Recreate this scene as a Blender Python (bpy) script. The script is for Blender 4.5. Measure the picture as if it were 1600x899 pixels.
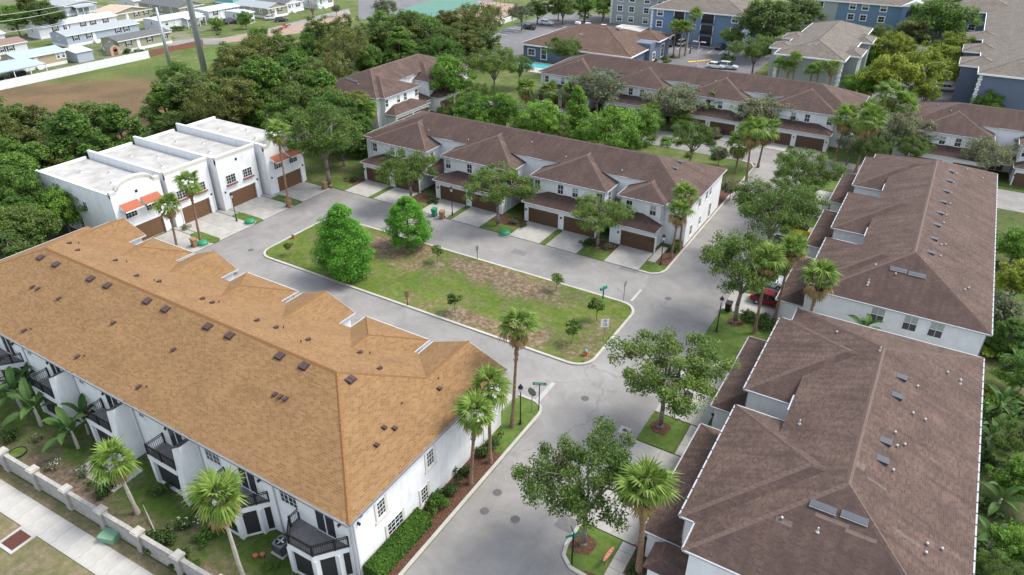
import bpy, math, random
import numpy as np
from mathutils import Vector, Matrix
R = math.radians
for o in list(bpy.data.objects): bpy.data.objects.remove(o)
scene = bpy.context.scene
COL = scene.collection
random.seed(7)

# ------------------------------------------------------------------ camera, sky, sun, exposure
CAM_H, FOC, PITCH, YAW = 43.0, 1100.0, R(30.65), R(31.2)
cam_d = bpy.data.cameras.new('camera'); cam = bpy.data.objects.new('camera', cam_d); COL.objects.link(cam)
cam.location = (0, 0, CAM_H); cam.rotation_euler = (math.pi/2 - PITCH, 0, YAW)
cam_d.sensor_width = 36.0; cam_d.lens = FOC/1600*36.0; cam_d.clip_end = 3000; cam_d.clip_start = .5
scene.camera = cam
SUN_EL, SUN_AZ = R(54), R(44)          # azimuth measured from +x towards +y
world = bpy.data.worlds.new('World'); scene.world = world; world.use_nodes = True
wn = world.node_tree.nodes; wl = world.node_tree.links; wn.clear()
sky = wn.new('ShaderNodeTexSky'); sky.sky_type = 'NISHITA'; sky.sun_disc = False
sky.sun_elevation = SUN_EL; sky.sun_rotation = math.pi/2 - SUN_AZ
sky.air_density = 1.0; sky.dust_density = 1.5; sky.ozone_density = 1.0
bg = wn.new('ShaderNodeBackground'); bg.inputs['Strength'].default_value = 0.15
wo = wn.new('ShaderNodeOutputWorld'); 
hs = wn.new('ShaderNodeHueSaturation'); hs.inputs['Saturation'].default_value = .45      # thin white overcast over the blue
wl.new(sky.outputs[0], hs.inputs['Color']); wl.new(hs.outputs[0], bg.inputs[0]); wl.new(bg.outputs[0], wo.inputs[0])
sun_d = bpy.data.lights.new('sun', 'SUN'); sun_d.energy = 1.5; sun_d.angle = R(23); sun_d.color = (1.0, .93, .83)
sun = bpy.data.objects.new('sun', sun_d); COL.objects.link(sun)
sd = Vector((math.cos(SUN_EL)*math.cos(SUN_AZ), math.cos(SUN_EL)*math.sin(SUN_AZ), math.sin(SUN_EL)))
sun.rotation_euler = sd.to_track_quat('Z', 'Y').to_euler(); sun.location = (0, 0, 80)
scene.view_settings.view_transform = 'Standard'; scene.view_settings.look = 'None'
scene.view_settings.gamma = 1.0; scene.view_settings.use_curve_mapping = False
scene.view_settings.exposure = 1.42
scene.render.engine = 'CYCLES'

# ------------------------------------------------------------------ survey helpers (photo pixel -> place on the ground)
def ray(px, py):
    x = (px-800)/FOC; y = -(py-449.5)/FOC
    dx, dy, dz = x, math.cos(PITCH)+y*math.sin(PITCH), -math.sin(PITCH)+y*math.cos(PITCH)
    c, s = math.cos(YAW), math.sin(YAW)
    return (dx*c-dy*s, dx*s+dy*c, dz)
def G(px, py, z=0.0):
    d = ray(px, py); t = (z-CAM_H)/d[2]
    return (d[0]*t, d[1]*t)
def proj(x, y, z):
    c, s = math.cos(YAW), math.sin(YAW)
    X, Y = x*c+y*s, -x*s+y*c
    zc = Y*math.cos(PITCH)-(z-CAM_H)*math.sin(PITCH); yc = Y*math.sin(PITCH)+(z-CAM_H)*math.cos(PITCH)
    return 800+FOC*X/zc, 449.5-FOC*yc/zc, zc
def at_y(px, py, Y):
    d = ray(px, py); t = Y/d[1]; return (d[0]*t, Y), CAM_H+d[2]*t
def at_x(px, py, X):
    d = ray(px, py); t = X/d[0]; return (X, d[1]*t, CAM_H+d[2]*t)
def height_at(base, topy):
    x, y = G(*base); lo, hi = 0.0, 40.0
    for _ in range(40):
        m = (lo+hi)/2
        if proj(x, y, m)[1] > topy: lo = m
        else: hi = m
    return lo

# ------------------------------------------------------------------ object helpers
def link(o, parent=None):
    COL.objects.link(o)
    if parent is not None: o.parent = parent
    return o
def tag(o, label=None, cat=None, group=None, kind=None):
    if label: o['label'] = label
    if cat: o['category'] = cat
    if group: o['group'] = group
    if kind: o['kind'] = kind
    return o
def thing(name, label, cat, loc=(0, 0, 0), rz=0.0, group=None):
    o = bpy.data.objects.new(name, None); o.empty_display_size = .3
    o.location = loc; o.rotation_euler = (0, 0, rz); link(o); tag(o, label, cat, group)
    return o
def piece(name, mesh, parent=None, loc=(0, 0, 0), rz=0.0, sc=None, rot=None):
    o = bpy.data.objects.new(name, mesh); o.location = loc
    o.rotation_euler = rot if rot else (0, 0, rz)
    if sc: o.scale = sc if hasattr(sc, '__len__') else (sc, sc, sc)
    return link(o, parent)

class MB:
    def __init__(s): s.v = []; s.f = []; s.m = []; s.uv = []
    def add(s, vs, fs, mi=0, uvs=None):
        b = len(s.v); s.v += [tuple(v) for v in vs]
        for k, f in enumerate(fs):
            s.f.append([b+i for i in f]); s.m.append(mi); s.uv.append(uvs[k] if uvs else None)
        return s
    def box(s, x0, x1, y0, y1, z0, z1, mi=0):
        v = [(x0,y0,z0),(x1,y0,z0),(x1,y1,z0),(x0,y1,z0),(x0,y0,z1),(x1,y0,z1),(x1,y1,z1),(x0,y1,z1)]
        return s.add(v, [(3,2,1,0),(4,5,6,7),(0,1,5,4),(1,2,6,5),(2,3,7,6),(3,0,4,7)], mi)
    def obox(s, c, ax, ay, az, mi=0):
        c, ax, ay, az = Vector(c), Vector(ax), Vector(ay), Vector(az)
        v = [c+a*ax+b*ay+d*az for d in (-1, 1) for a, b in ((-1,-1),(1,-1),(1,1),(-1,1))]
        return s.add(v, [(3,2,1,0),(4,5,6,7),(0,1,5,4),(1,2,6,5),(2,3,7,6),(3,0,4,7)], mi)
    def prism(s, poly, z0, z1, mi=0):
        n = len(poly)
        v = [(p[0], p[1], z0) for p in poly]+[(p[0], p[1], z1) for p in poly]
        return s.add(v, [tuple(range(n-1, -1, -1)), tuple(range(n, 2*n))]+[(i, (i+1) % n, n+(i+1) % n, n+i) for i in range(n)], mi)
    def tube(s, p0, p1, r0, r1=None, n=8, mi=0, caps=True):
        r1 = r0 if r1 is None else r1
        p0, p1 = Vector(p0), Vector(p1); d = (p1-p0).normalized()
        a = d.cross(Vector((0, 0, 1)) if abs(d.z) < .9 else Vector((1, 0, 0))).normalized(); b = d.cross(a)
        v = []
        for p, r in ((p0, r0), (p1, r1)):
            for i in range(n):
                t = 2*math.pi*i/n; v.append(p+a*math.cos(t)*r+b*math.sin(t)*r)
        fs = [(i, n+i, n+(i+1) % n, (i+1) % n) for i in range(n)]
        if caps: fs += [tuple(range(n)), tuple(range(2*n-1, n-1, -1))]
        return s.add(v, fs, mi)
    def path(s, pts, rs, n=7, mi=0):
        for i in range(len(pts)-1): s.tube(pts[i], pts[i+1], rs[i], rs[i+1], n, mi, caps=True)
        return s
    def lathe(s, prof, n=12, c=(0, 0, 0), mi=0):
        v = []
        for r, z in prof:
            for i in range(n):
                t = 2*math.pi*i/n; v.append((c[0]+r*math.cos(t), c[1]+r*math.sin(t), c[2]+z))
        fs = []
        for k in range(len(prof)-1):
            for i in range(n): fs.append((k*n+i, k*n+(i+1) % n, (k+1)*n+(i+1) % n, (k+1)*n+i))
        fs += [tuple(range(n-1, -1, -1)), tuple(range((len(prof)-1)*n, len(prof)*n))]
        return s.add(v, fs, mi)
    def slope(s, pts, mi=0):
        """a roof plane: uv runs along the eave and up the slope, in metres"""
        P = [Vector(p) for p in pts]; n = Vector((0, 0, 0))
        for i in range(len(P)):
            a, b = P[i], P[(i+1) % len(P)]
            n += Vector(((a.y-b.y)*(a.z+b.z), (a.z-b.z)*(a.x+b.x), (a.x-b.x)*(a.y+b.y)))
        n.normalize(); idx = list(range(len(P)))
        if n.z < 0: n = -n; idx = idx[::-1]
        U = Vector((-n.y, n.x, 0))
        U = U.normalized() if U.length > 1e-4 else Vector((1, 0, 0))
        V = n.cross(U)
        return s.add(P, [tuple(idx)], mi, [[(P[i].dot(U), P[i].dot(V)) for i in idx]])
    def mesh(s, name, mats, smooth=False):
        me = bpy.data.meshes.new(name); me.from_pydata(s.v, [], s.f)
        for m in (mats if isinstance(mats, (list, tuple)) else [mats]): me.materials.append(m)
        me.polygons.foreach_set('material_index', s.m)
        if smooth: me.polygons.foreach_set('use_smooth', [True]*len(s.f))
        if any(u is not None for u in s.uv):
            ul = me.uv_layers.new(name='UVMap'); k = 0
            for f, u in zip(s.f, s.uv):
                for i in range(len(f)):
                    if u: ul.data[k].uv = u[i]
                    k += 1
        me.update(); return me
    def build(s, name, mats, parent=None, loc=(0, 0, 0), rz=0.0, smooth=False):
        return piece(name, s.mesh(name, mats, smooth), parent, loc, rz)

def np_mesh(name, V, Q, mat, smooth=False):
    me = bpy.data.meshes.new(name); n = len(V); q = len(Q); k = Q.shape[1]
    me.vertices.add(n); me.vertices.foreach_set('co', V.astype(np.float32).ravel())
    me.loops.add(q*k); me.loops.foreach_set('vertex_index', Q.astype(np.int32).ravel())
    me.polygons.add(q); me.polygons.foreach_set('loop_start', np.arange(0, q*k, k, dtype=np.int32))
    me.polygons.foreach_set('loop_total', np.full(q, k, dtype=np.int32))
    if smooth: me.polygons.foreach_set('use_smooth', np.ones(q, dtype=bool))
    me.materials.append(mat); me.update(calc_edges=True); return me

# ------------------------------------------------------------------ materials
def new_mat(name):
    m = bpy.data.materials.new(name); m.use_nodes = True
    nt = m.node_tree; b = nt.nodes['Principled BSDF']
    return m, nt, nt.nodes, nt.links, b
def c4(c): return (c[0], c[1], c[2], 1.0)
def ramp(N, cols, poss=None):
    r = N.new('ShaderNodeValToRGB'); e = r.color_ramp.elements
    n = len(cols); poss = poss or [i/(n-1) for i in range(n)]
    while len(e) < n: e.new(.5)
    for i in range(n): e[i].position = poss[i]; e[i].color = c4(cols[i])
    return r
def noise(N, L, vec, scale, detail=5, rough=.6, dist=0.0):
    t = N.new('ShaderNodeTexNoise'); t.inputs['Scale'].default_value = scale
    t.inputs['Detail'].default_value = detail; t.inputs['Roughness'].default_value = rough; t.inputs['Distortion'].default_value = dist
    if vec is not None: L.new(vec, t.inputs['Vector'])
    return t
def mixc(N, L, a, b, fac, mode='MIX'):
    m = N.new('ShaderNodeMix'); m.data_type = 'RGBA'; m.blend_type = mode
    for s, v in ((0, fac), (6, a), (7, b)):
        if isinstance(v, (int, float)): m.inputs[s].default_value = v
        elif isinstance(v, tuple): m.inputs[s].default_value = c4(v)
        else: L.new(v, m.inputs[s])
    return m.outputs[2]
def math_(N, L, op, a, b=None, clamp=False):
    m = N.new('ShaderNodeMath'); m.operation = op; m.use_clamp = clamp
    for i, v in enumerate((a, b)):
        if v is None: continue
        if isinstance(v, (int, float)): m.inputs[i].default_value = v
        else: L.new(v, m.inputs[i])
    return m.outputs[0]
def bump(N, L, b, height, strength, dist=.02):
    k = N.new('ShaderNodeBump'); k.inputs['Strength'].default_value = strength; k.inputs['Distance'].default_value = dist
    L.new(height, k.inputs['Height']); L.new(k.outputs[0], b.inputs['Normal'])
def mat_noise(name, cols, scale=1.0, rough=.85, big=None, bstr=0.0, bscale=8.0, bdist=.02, spec=.3, metal=0.0, poss=None, dist=0.0):
    m, nt, N, L, b = new_mat(name)
    tc = N.new('ShaderNodeTexCoord'); v = tc.outputs['Object']
    n1 = noise(N, L, v, scale, 7, .65, dist); r = ramp(N, cols, poss or [.3+.4*i/(len(cols)-1) for i in range(len(cols))])
    L.new(n1.outputs[0], r.inputs[0]); col = r.outputs[0]
    if big:
        n2 = noise(N, L, v, big[0], 4, .6); r2 = ramp(N, [(1-big[1],)*3, (1+big[1]*.6,)*3], [.35, .65])
        L.new(n2.outputs[0], r2.inputs[0]); col = mixc(N, L, col, r2.outputs[0], 1.0, 'MULTIPLY')
    L.new(col, b.inputs['Base Color']); b.inputs['Roughness'].default_value = rough
    b.inputs['Specular IOR Level'].default_value = spec; b.inputs['Metallic'].default_value = metal
    if bstr:
        n3 = noise(N, L, v, bscale, 6, .7); bump(N, L, b, n3.outputs[0], bstr, bdist)
    return m
def mat_shingle(name, c1, c2, mortar, patch, streak=0.0, bw=.36, bh=.17, streakcol=(.05, .035, .035), algae_shade=0.0):
    m, nt, N, L, b = new_mat(name)
    uv = N.new('ShaderNodeUVMap'); uv.uv_map = 'UVMap'
    br = N.new('ShaderNodeTexBrick'); br.offset = .5; br.squash = 1.0
    L.new(uv.outputs[0], br.inputs['Vector'])
    br.inputs['Color1'].default_value = c4(c1); br.inputs['Color2'].default_value = c4(c2); br.inputs['Mortar'].default_value = c4(mortar)
    br.inputs['Scale'].default_value = 1.0; br.inputs['Mortar Size'].default_value = .011; br.inputs['Mortar Smooth'].default_value = .3
    br.inputs['Bias'].default_value = 0.0; br.inputs['Brick Width'].default_value = bw; br.inputs['Row Height'].default_value = bh
    n1 = noise(N, L, uv.outputs[0], .35, 5, .6); r1 = ramp(N, [(1-patch,)*3, (1+patch*.7,)*3], [.33, .67]); L.new(n1.outputs[0], r1.inputs[0])
    col = mixc(N, L, br.outputs['Color'], r1.outputs[0], 1.0, 'MULTIPLY')
    n2 = noise(N, L, uv.outputs[0], 14, 3, .7); r2 = ramp(N, [(.78,)*3, (1.2,)*3], [.3, .7]); L.new(n2.outputs[0], r2.inputs[0])
    col = mixc(N, L, col, r2.outputs[0], 1.0, 'MULTIPLY')
    if streak:
        mp = N.new('ShaderNodeMapping'); mp.inputs['Scale'].default_value = (1.5, .16, 1); L.new(uv.outputs[0], mp.inputs[0])
        n3 = noise(N, L, mp.outputs[0], 1.0, 5, .65, .6); r3 = ramp(N, [(0, 0, 0), (1, 1, 1)], [.42, .72]); L.new(n3.outputs[0], r3.inputs[0])
        f = math_(N, L, 'MULTIPLY', r3.outputs[0], streak); col = mixc(N, L, col, streakcol, f)
    if algae_shade:   # shade painted into the colour, plus algae, on -y slopes away from the sun
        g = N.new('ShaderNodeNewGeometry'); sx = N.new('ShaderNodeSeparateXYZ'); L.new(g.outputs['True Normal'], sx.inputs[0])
        na = noise(N, L, uv.outputs[0], .5, 5, .65); k = math_(N, L, 'MULTIPLY', math_(N, L, 'MULTIPLY', sx.outputs['Y'], -2.8, True), math_(N, L, 'ADD', na.outputs[0], .25)); col = mixc(N, L, col, streakcol, math_(N, L, 'MULTIPLY', k, algae_shade))
    L.new(col, b.inputs['Base Color']); b.inputs['Roughness'].default_value = .92; b.inputs['Specular IOR Level'].default_value = .2
    h = math_(N, L, 'SUBTRACT', n2.outputs[0], br.outputs['Fac']); bump(N, L, b, h, .6, .03)
    return m
def mat_plain(name, c, rough=.6, spec=.4, metal=0.0, var=.12, scale=3.0):
    return mat_noise(name, [tuple(x*(1-var) for x in c), tuple(min(1, x*(1+var*.6)) for x in c)], scale, rough, spec=spec, metal=metal)
def mat_leaf(name, cols, trans=.28, vary=.25):
    m, nt, N, L, b = new_mat(name)
    g = N.new('ShaderNodeNewGeometry'); oi = N.new('ShaderNodeObjectInfo')
    r = ramp(N, cols); L.new(g.outputs['Random Per Island'], r.inputs[0])
    r2 = ramp(N, [(1-vary, 1-vary*.8, 1-vary), (1+vary*.8, 1+vary*.6, 1+vary*.3)], [0, 1]); L.new(oi.outputs['Random'], r2.inputs[0])
    tc = N.new('ShaderNodeTexCoord'); n1 = noise(N, L, tc.outputs['Object'], .55, 3, .5)
    r3 = ramp(N, [(.8, .84, .8), (1.25, 1.18, 1.05)], [.35, .65]); L.new(n1.outputs[0], r3.inputs[0])
    col = mixc(N, L, mixc(N, L, r.outputs[0], r2.outputs[0], 1.0, 'MULTIPLY'), r3.outputs[0], 1.0, 'MULTIPLY')
    L.new(col, b.inputs['Base Color']); b.inputs['Roughness'].default_value = .6; b.inputs['Specular IOR Level'].default_value = .25
    t = N.new('ShaderNodeBsdfTranslucent'); L.new(col, t.inputs[0])
    mx = N.new('ShaderNodeMixShader'); mx.inputs[0].default_value = trans
    L.new(b.outputs[0], mx.inputs[1]); L.new(t.outputs[0], mx.inputs[2]); L.new(mx.outputs[0], N['Material Output'].inputs[0])
    return m

K = {}
def mat_stucco():
    m, nt, N, L, b = new_mat('white_stucco'); tc = N.new('ShaderNodeTexCoord'); v = tc.outputs['Object']
    n1 = noise(N, L, v, 1.1, 6, .6); r1 = ramp(N, [(.63, .64, .65), (.70, .71, .715)], [.35, .65]); L.new(n1.outputs[0], r1.inputs[0])
    mp = N.new('ShaderNodeMapping'); mp.inputs['Scale'].default_value = (1.6, 1.6, .12); L.new(v, mp.inputs[0]); n2 = noise(N, L, mp.outputs[0], 1.6, 5, .7); r2 = ramp(N, [(1, 1, 1), (.8, .795, .78)], [.52, .8]); L.new(n2.outputs[0], r2.inputs[0])
    col = mixc(N, L, r1.outputs[0], r2.outputs[0], 1.0, 'MULTIPLY'); L.new(col, b.inputs['Base Color']); b.inputs['Roughness'].default_value = .9; b.inputs['Specular IOR Level'].default_value = .25
    n3 = noise(N, L, v, 30, 5, .7); bump(N, L, b, n3.outputs[0], .15, .02); return m
K['stucco'] = mat_stucco()
K['trim'] = mat_plain('white_trim', (.66, .67, .67), .5)
K['cream'] = mat_plain('cream_trim', (.56, .54, .48), .7)
K['gutter'] = mat_plain('white_gutter', (.34, .355, .38), .5)
K['shadow_metal'] = mat_plain('dark_metal', (.03, .03, .035), .45, metal=.3)
K['tan'] = mat_shingle('tan_shingle', (.236, .141, .066), (.165, .092, .04), (.29, .188, .1), .09, .12, .36, .17, (.15, .085, .04))
K['tan_cap'] = mat_noise('tan_ridge_shingle', [(.15, .075, .028), (.21, .11, .042)], 6, .9)
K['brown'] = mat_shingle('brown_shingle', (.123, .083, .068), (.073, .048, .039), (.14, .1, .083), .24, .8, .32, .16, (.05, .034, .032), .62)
K['brown_cap'] = mat_noise('brown_ridge_shingle', [(.088, .06, .051), (.135, .095, .08)], 5, .9)
K['grey_shingle'] = mat_shingle('taupe_shingle', (.16, .14, .12), (.115, .10, .086), (.085, .075, .065), .14, .12, .6, .3, (.14, .115, .1))
K['club_shingle'] = mat_shingle('russet_shingle', (.125, .082, .062), (.085, .055, .043), (.07, .047, .037), .16, .1, .6, .3)
K['flat_roof'] = mat_noise('white_roof_coating', [(.26, .252, .235), (.39, .385, .37)], .45, .75, big=(.22, .1), poss=[.28, .58])
K['garage'] = mat_noise('brown_garage_door', [(.08, .045, .027), (.10, .057, .034)], 2, .55)
K['garage_l'] = mat_noise('light_brown_garage_door', [(.125, .068, .036), (.155, .085, .047)], 2, .55)
K['glass'] = mat_plain('dark_glass', (.022, .025, .03), .08, .6, var=.3)
K['glass_l'] = mat_plain('curtained_glass', (.30, .33, .31), .25, .5)
K['screen'] = mat_plain('dark_insect_screen', (.022, .022, .024), .7)
def mat_asphalt():
    m, nt, N, L, b = new_mat('worn_grey_asphalt'); tc = N.new('ShaderNodeTexCoord'); v = tc.outputs['Object']
    n1 = noise(N, L, v, .33, 8, .7, .6); r1 = ramp(N, [(.188, .182, .175), (.258, .251, .242)], [.32, .68]); L.new(n1.outputs[0], r1.inputs[0])
    n2 = noise(N, L, v, .07, 5, .62); r2 = ramp(N, [(.8, .8, .8), (1.1, 1.1, 1.1)], [.33, .66]); L.new(n2.outputs[0], r2.inputs[0]); col = mixc(N, L, r1.outputs[0], r2.outputs[0], 1.0, 'MULTIPLY')
    n3 = noise(N, L, v, 30, 4, .8); r3 = ramp(N, [(.82, .82, .82), (1.16, 1.16, 1.16)], [.3, .7]); L.new(n3.outputs[0], r3.inputs[0]); col = mixc(N, L, col, r3.outputs[0], 1.0, 'MULTIPLY')
    nw = noise(N, L, v, .6, 4, .7); wp = N.new('ShaderNodeVectorMath'); wp.operation = 'MULTIPLY_ADD'; L.new(nw.outputs['Color'], wp.inputs[0]); wp.inputs[1].default_value = (2.2, 2.2, 0); L.new(v, wp.inputs[2])
    vo = N.new('ShaderNodeTexVoronoi'); vo.feature = 'DISTANCE_TO_EDGE'; vo.inputs['Scale'].default_value = .11; L.new(wp.outputs[0], vo.inputs['Vector'])
    rc = ramp(N, [(1, 1, 1), (0, 0, 0)], [.0016, .005]); L.new(vo.outputs['Distance'], rc.inputs[0])
    nm = noise(N, L, v, .05, 3, .5); rm = ramp(N, [(0, 0, 0), (1, 1, 1)], [.44, .56]); L.new(nm.outputs[0], rm.inputs[0])
    f = math_(N, L, 'MULTIPLY', rc.outputs[0], rm.outputs[0]); f = math_(N, L, 'MULTIPLY', f, .6); col = mixc(N, L, col, (.09, .088, .086), f)
    ns = noise(N, L, v, .22, 3, .5, 1.5); rs = ramp(N, [(0, 0, 0), (1, 1, 1)], [.66, .78]); L.new(ns.outputs[0], rs.inputs[0]); col = mixc(N, L, col, (.13, .128, .126), math_(N, L, 'MULTIPLY', rs.outputs[0], .5))
    L.new(col, b.inputs['Base Color']); b.inputs['Roughness'].default_value = .9; b.inputs['Specular IOR Level'].default_value = .25; bump(N, L, b, n3.outputs[0], .3, .02); return m
K['asphalt'] = mat_asphalt()
K['asphalt_d'] = mat_noise('dark_asphalt', [(.115, .115, .122), (.165, .165, .17)], .5, .9, big=(.08, .12))
K['patch'] = mat_noise('asphalt_patch', [(.12, .115, .115), (.185, .18, .178)], 2.5, .9)
K['concrete'] = mat_noise('pale_concrete', [(.315, .306, .284), (.39, .38, .356)], .8, .9, big=(.2, .13), bstr=.15, bscale=25)
K['kerb'] = mat_noise('kerb_concrete', [(.34, .33, .295), (.42, .405, .37)], 1.5, .9, big=(.3, .12))
K['block'] = mat_noise('painted_block', [(.26, .245, .23), (.38, .365, .345)], 3, .95, big=(.4, .2), bstr=.6, bscale=14)
K['mulch'] = mat_noise('bark_mulch', [(.03, .016, .011), (.085, .042, .027), (.19, .10, .065)], 9, .95, bstr=1.0, bscale=11, bdist=.06, poss=[.35, .5, .68])
K['dirt'] = mat_noise('bare_soil', [(.13, .10, .07), (.23, .19, .14)], 2, .95, big=(.3, .2), bstr=.5)
K['lawn'] = mat_noise('mown_lawn', [(.055, .098, .015), (.078, .13, .022), (.12, .15, .04)], 1.6, .95, big=(.5, .2), bstr=.8, bscale=18, bdist=.05, poss=[.3, .5, .72])
K['bark'] = mat_noise('grey_bark', [(.10, .085, .07), (.24, .21, .18)], 7, .95, bstr=.8, bscale=14)
K['palm_trunk'] = mat_noise('palm_trunk', [(.115, .066, .04), (.29, .195, .128)], 5, .95, bstr=.9, bscale=12, bdist=.05)
K['green_trunk'] = mat_noise('smooth_palm_trunk', [(.28, .26, .21), (.42, .40, .34)], 4, .9)
K['black'] = mat_plain('black_paint', (.012, .013, .014), .4)
K['brown_vent'] = mat_plain('brown_vent_metal', (.055, .03, .026), .5)
K['slate_vent'] = mat_plain('slate_vent_metal', (.048, .054, .068), .6)
K['pipe'] = mat_plain('pale_pipe', (.46, .455, .44), .5)
K['tile'] = mat_noise('orange_clay_tile', [(.32, .095, .055), (.42, .145, .085)], 5, .7)
K['sill'] = mat_noise('red_brown_sill', [(.14, .06, .045), (.24, .11, .08)], 6, .8)
K['steel'] = mat_plain('galvanised_steel', (.34, .37, .40), .45, metal=.35)
K['lamp_glass'] = mat_plain('frosted_lamp_glass', (.55, .56, .55), .3)
K['green_sign'] = mat_plain('green_sign', (.02, .22, .15), .5)
K['white_sign'] = mat_plain('white_sign', (.78, .78, .78), .5)
K['sign_back'] = mat_plain('sign_back', (.20, .20, .205), .5, metal=.4)
K['orange'] = mat_plain('orange_paint', (.40, .11, .035), .6)
K['coral'] = mat_plain('coral_sign', (.72, .17, .10), .5)
K['teal'] = mat_plain('teal_paint', (.16, .36, .34), .5)
K['util_green'] = mat_plain('pale_green_box', (.15, .28, .18), .6)
K['bin_brown'] = mat_plain('brown_bin', (.24, .15, .08), .6)
K['bin_green'] = mat_plain('green_bin', (.02, .20, .10), .5)
K['rust'] = mat_plain('rusty_grate', (.12, .045, .032), .7)
K['ac'] = mat_plain('grey_metal', (.17, .18, .19), .5, metal=.2)
K['gold'] = mat_plain('yellow_kerb_paint', (.60, .38, .06), .7)
K['pool'] = mat_plain('pool_water', (.08, .42, .45), .1, .6)
K['court'] = mat_noise('green_court', [(.07, .17, .13), (.09, .20, .155)], .3, .8)
K['clay'] = mat_noise('pinkish_path', [(.24, .17, .135), (.30, .215, .17)], .5, .9)
K['field'] = None
# leaves
K['L_oak'] = mat_leaf('oak_leaves', [(.048, .088, .018), (.085, .148, .03), (.125, .205, .046), (.19, .262, .082)], .42)
K['L_wood'] = mat_leaf('wood_leaves', [(0.044, 0.081, 0.018), (0.074, 0.129, 0.029), (0.110, 0.178, 0.044), (0.172, 0.224, 0.078)], .4, vary=.3)
K['L_wood2'] = mat_leaf('olive_wood_leaves', [(0.062, 0.084, 0.022), (0.099, 0.127, 0.033), (0.141, 0.171, 0.048), (0.198, 0.215, 0.083)], .4, vary=.3)
K['L_wood3'] = mat_leaf('fresh_wood_leaves', [(0.046, 0.106, 0.018), (0.076, 0.161, 0.030), (0.113, 0.218, 0.044), (0.167, 0.270, 0.069)], .4, vary=.3)
K['L_bright'] = mat_leaf('fresh_green_leaves', [(0.060, 0.144, 0.019), (0.094, 0.206, 0.028), (0.138, 0.270, 0.041), (0.204, 0.336, 0.070)], .4)
K['L_cyp'] = mat_leaf('cypress_needles', [(0.054, 0.173, 0.019), (0.084, 0.250, 0.024), (0.121, 0.324, 0.038), (0.182, 0.405, 0.068)], .4, .05)
K['L_sparse'] = mat_leaf('grey_green_leaves', [(.09, .112, .065), (.135, .16, .095), (.18, .21, .13), (.24, .265, .18)], .42)
K['L_yellow'] = mat_leaf('yellow_green_leaves', [(.085, .135, .022), (.145, .205, .03), (.21, .265, .036), (.27, .31, .055)], .42)
K['L_palm'] = mat_leaf('palm_fronds', [(.07, .135, .018), (.105, .19, .028), (.15, .24, .042), (.22, .30, .08)], .42, .12)
K['L_dead'] = mat_leaf('dry_palm_fronds', [(.10, .068, .04), (.18, .13, .075), (.25, .20, .10), (.30, .17, .04)], .15, .15)
K['L_hedge'] = mat_leaf('hedge_leaves', [(0.042, 0.102, 0.014), (0.066, 0.144, 0.020), (0.102, 0.198, 0.031)], .35, .12)
K['L_shrub'] = mat_leaf('dark_shrub_leaves', [(0.029, 0.060, 0.017), (0.050, 0.096, 0.024), (0.084, 0.138, 0.038)], .35)
K['L_banana'] = mat_leaf('banana_leaves', [(.032, .075, .02), (.05, .11, .028), (.085, .155, .042)], .3, .2)
K['L_red'] = mat_leaf('red_flowers', [(.25, .03, .03), (.4, .06, .05)], .2)
K['L_white'] = mat_leaf('white_flowers', [(.65, .65, .62), (.75, .75, .72)], .2, .02)
K['core'] = mat_plain('inner_foliage', (.02, .045, .012), .9)
K['core'] = mat_plain('inner_hedge_foliage', (.045, .12, .016), .9)
# ------------------------------------------------------------------ ground, roads, kerbs, drives
def mat_patchy(name, grass, dirt, spots, base_amt, scale=.35):
    """grass that thins to bare soil in given elliptical patches (x, y, rx, ry, strength)"""
    m, nt, N, L, b = new_mat(name)
    tc = N.new('ShaderNodeTexCoord'); v = tc.outputs['Object']
    n1 = noise(N, L, v, 1.5, 7, .68); rg = ramp(N, grass, [.3, .5, .7]); L.new(n1.outputs[0], rg.inputs[0])
    n2 = noise(N, L, v, 2.2, 7, .7); rd = ramp(N, dirt, [.33, .5, .68]); L.new(n2.outputs[0], rd.inputs[0])
    n3 = noise(N, L, v, scale, 6, .7, .5); tot = math_(N, L, 'ADD', n3.outputs[0], base_amt)
    for (x, y, rx, ry, st) in spots:
        mp = N.new('ShaderNodeMapping'); mp.inputs['Location'].default_value = (-x/rx, -y/ry, 0); mp.inputs['Scale'].default_value = (1/rx, 1/ry, 0)
        L.new(v, mp.inputs[0]); ln = N.new('ShaderNodeVectorMath'); ln.operation = 'LENGTH'; L.new(mp.outputs[0], ln.inputs[0])
        k = math_(N, L, 'SUBTRACT', 1.0, ln.outputs['Value'], True); tot = math_(N, L, 'ADD', tot, math_(N, L, 'MULTIPLY', k, st))
    rf = ramp(N, [(0, 0, 0), (1, 1, 1)], [.46, .74]); L.new(tot, rf.inputs[0])
    col = mixc(N, L, rg.outputs[0], rd.outputs[0], rf.outputs[0])
    n5 = noise(N, L, v, .12, 3, .5); r5 = ramp(N, [(.8, .84, .8), (1.15, 1.1, 1.05)], [.35, .65]); L.new(n5.outputs[0], r5.inputs[0])
    col = mixc(N, L, col, r5.outputs[0], 1.0, 'MULTIPLY')
    L.new(col, b.inputs['Base Color']); b.inputs['Roughness'].default_value = .95; b.inputs['Specular IOR Level'].default_value = .15
    n4 = noise(N, L, v, 9, 6, .75); bump(N, L, b, n4.outputs[0], .9, .06)
    return m
GR = [(.048, .085, .018), (.075, .118, .026), (.115, .145, .045)]
DI = [(.11, .082, .06), (.18, .14, .10), (.27, .225, .175)]
K['ground'] = mat_patchy('rough_grass', GR, DI, [], .0)
K['field'] = mat_patchy('dry_field', [(.06, .10, .022), (.09, .125, .035), (.14, .15, .06)], [(.105, .072, .04), (.128, .088, .05), (.158, .112, .066)],
    [(-147, 80, 42, 30, 1.0), (-160, 60, 50, 30, .9)], -.12)
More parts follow.
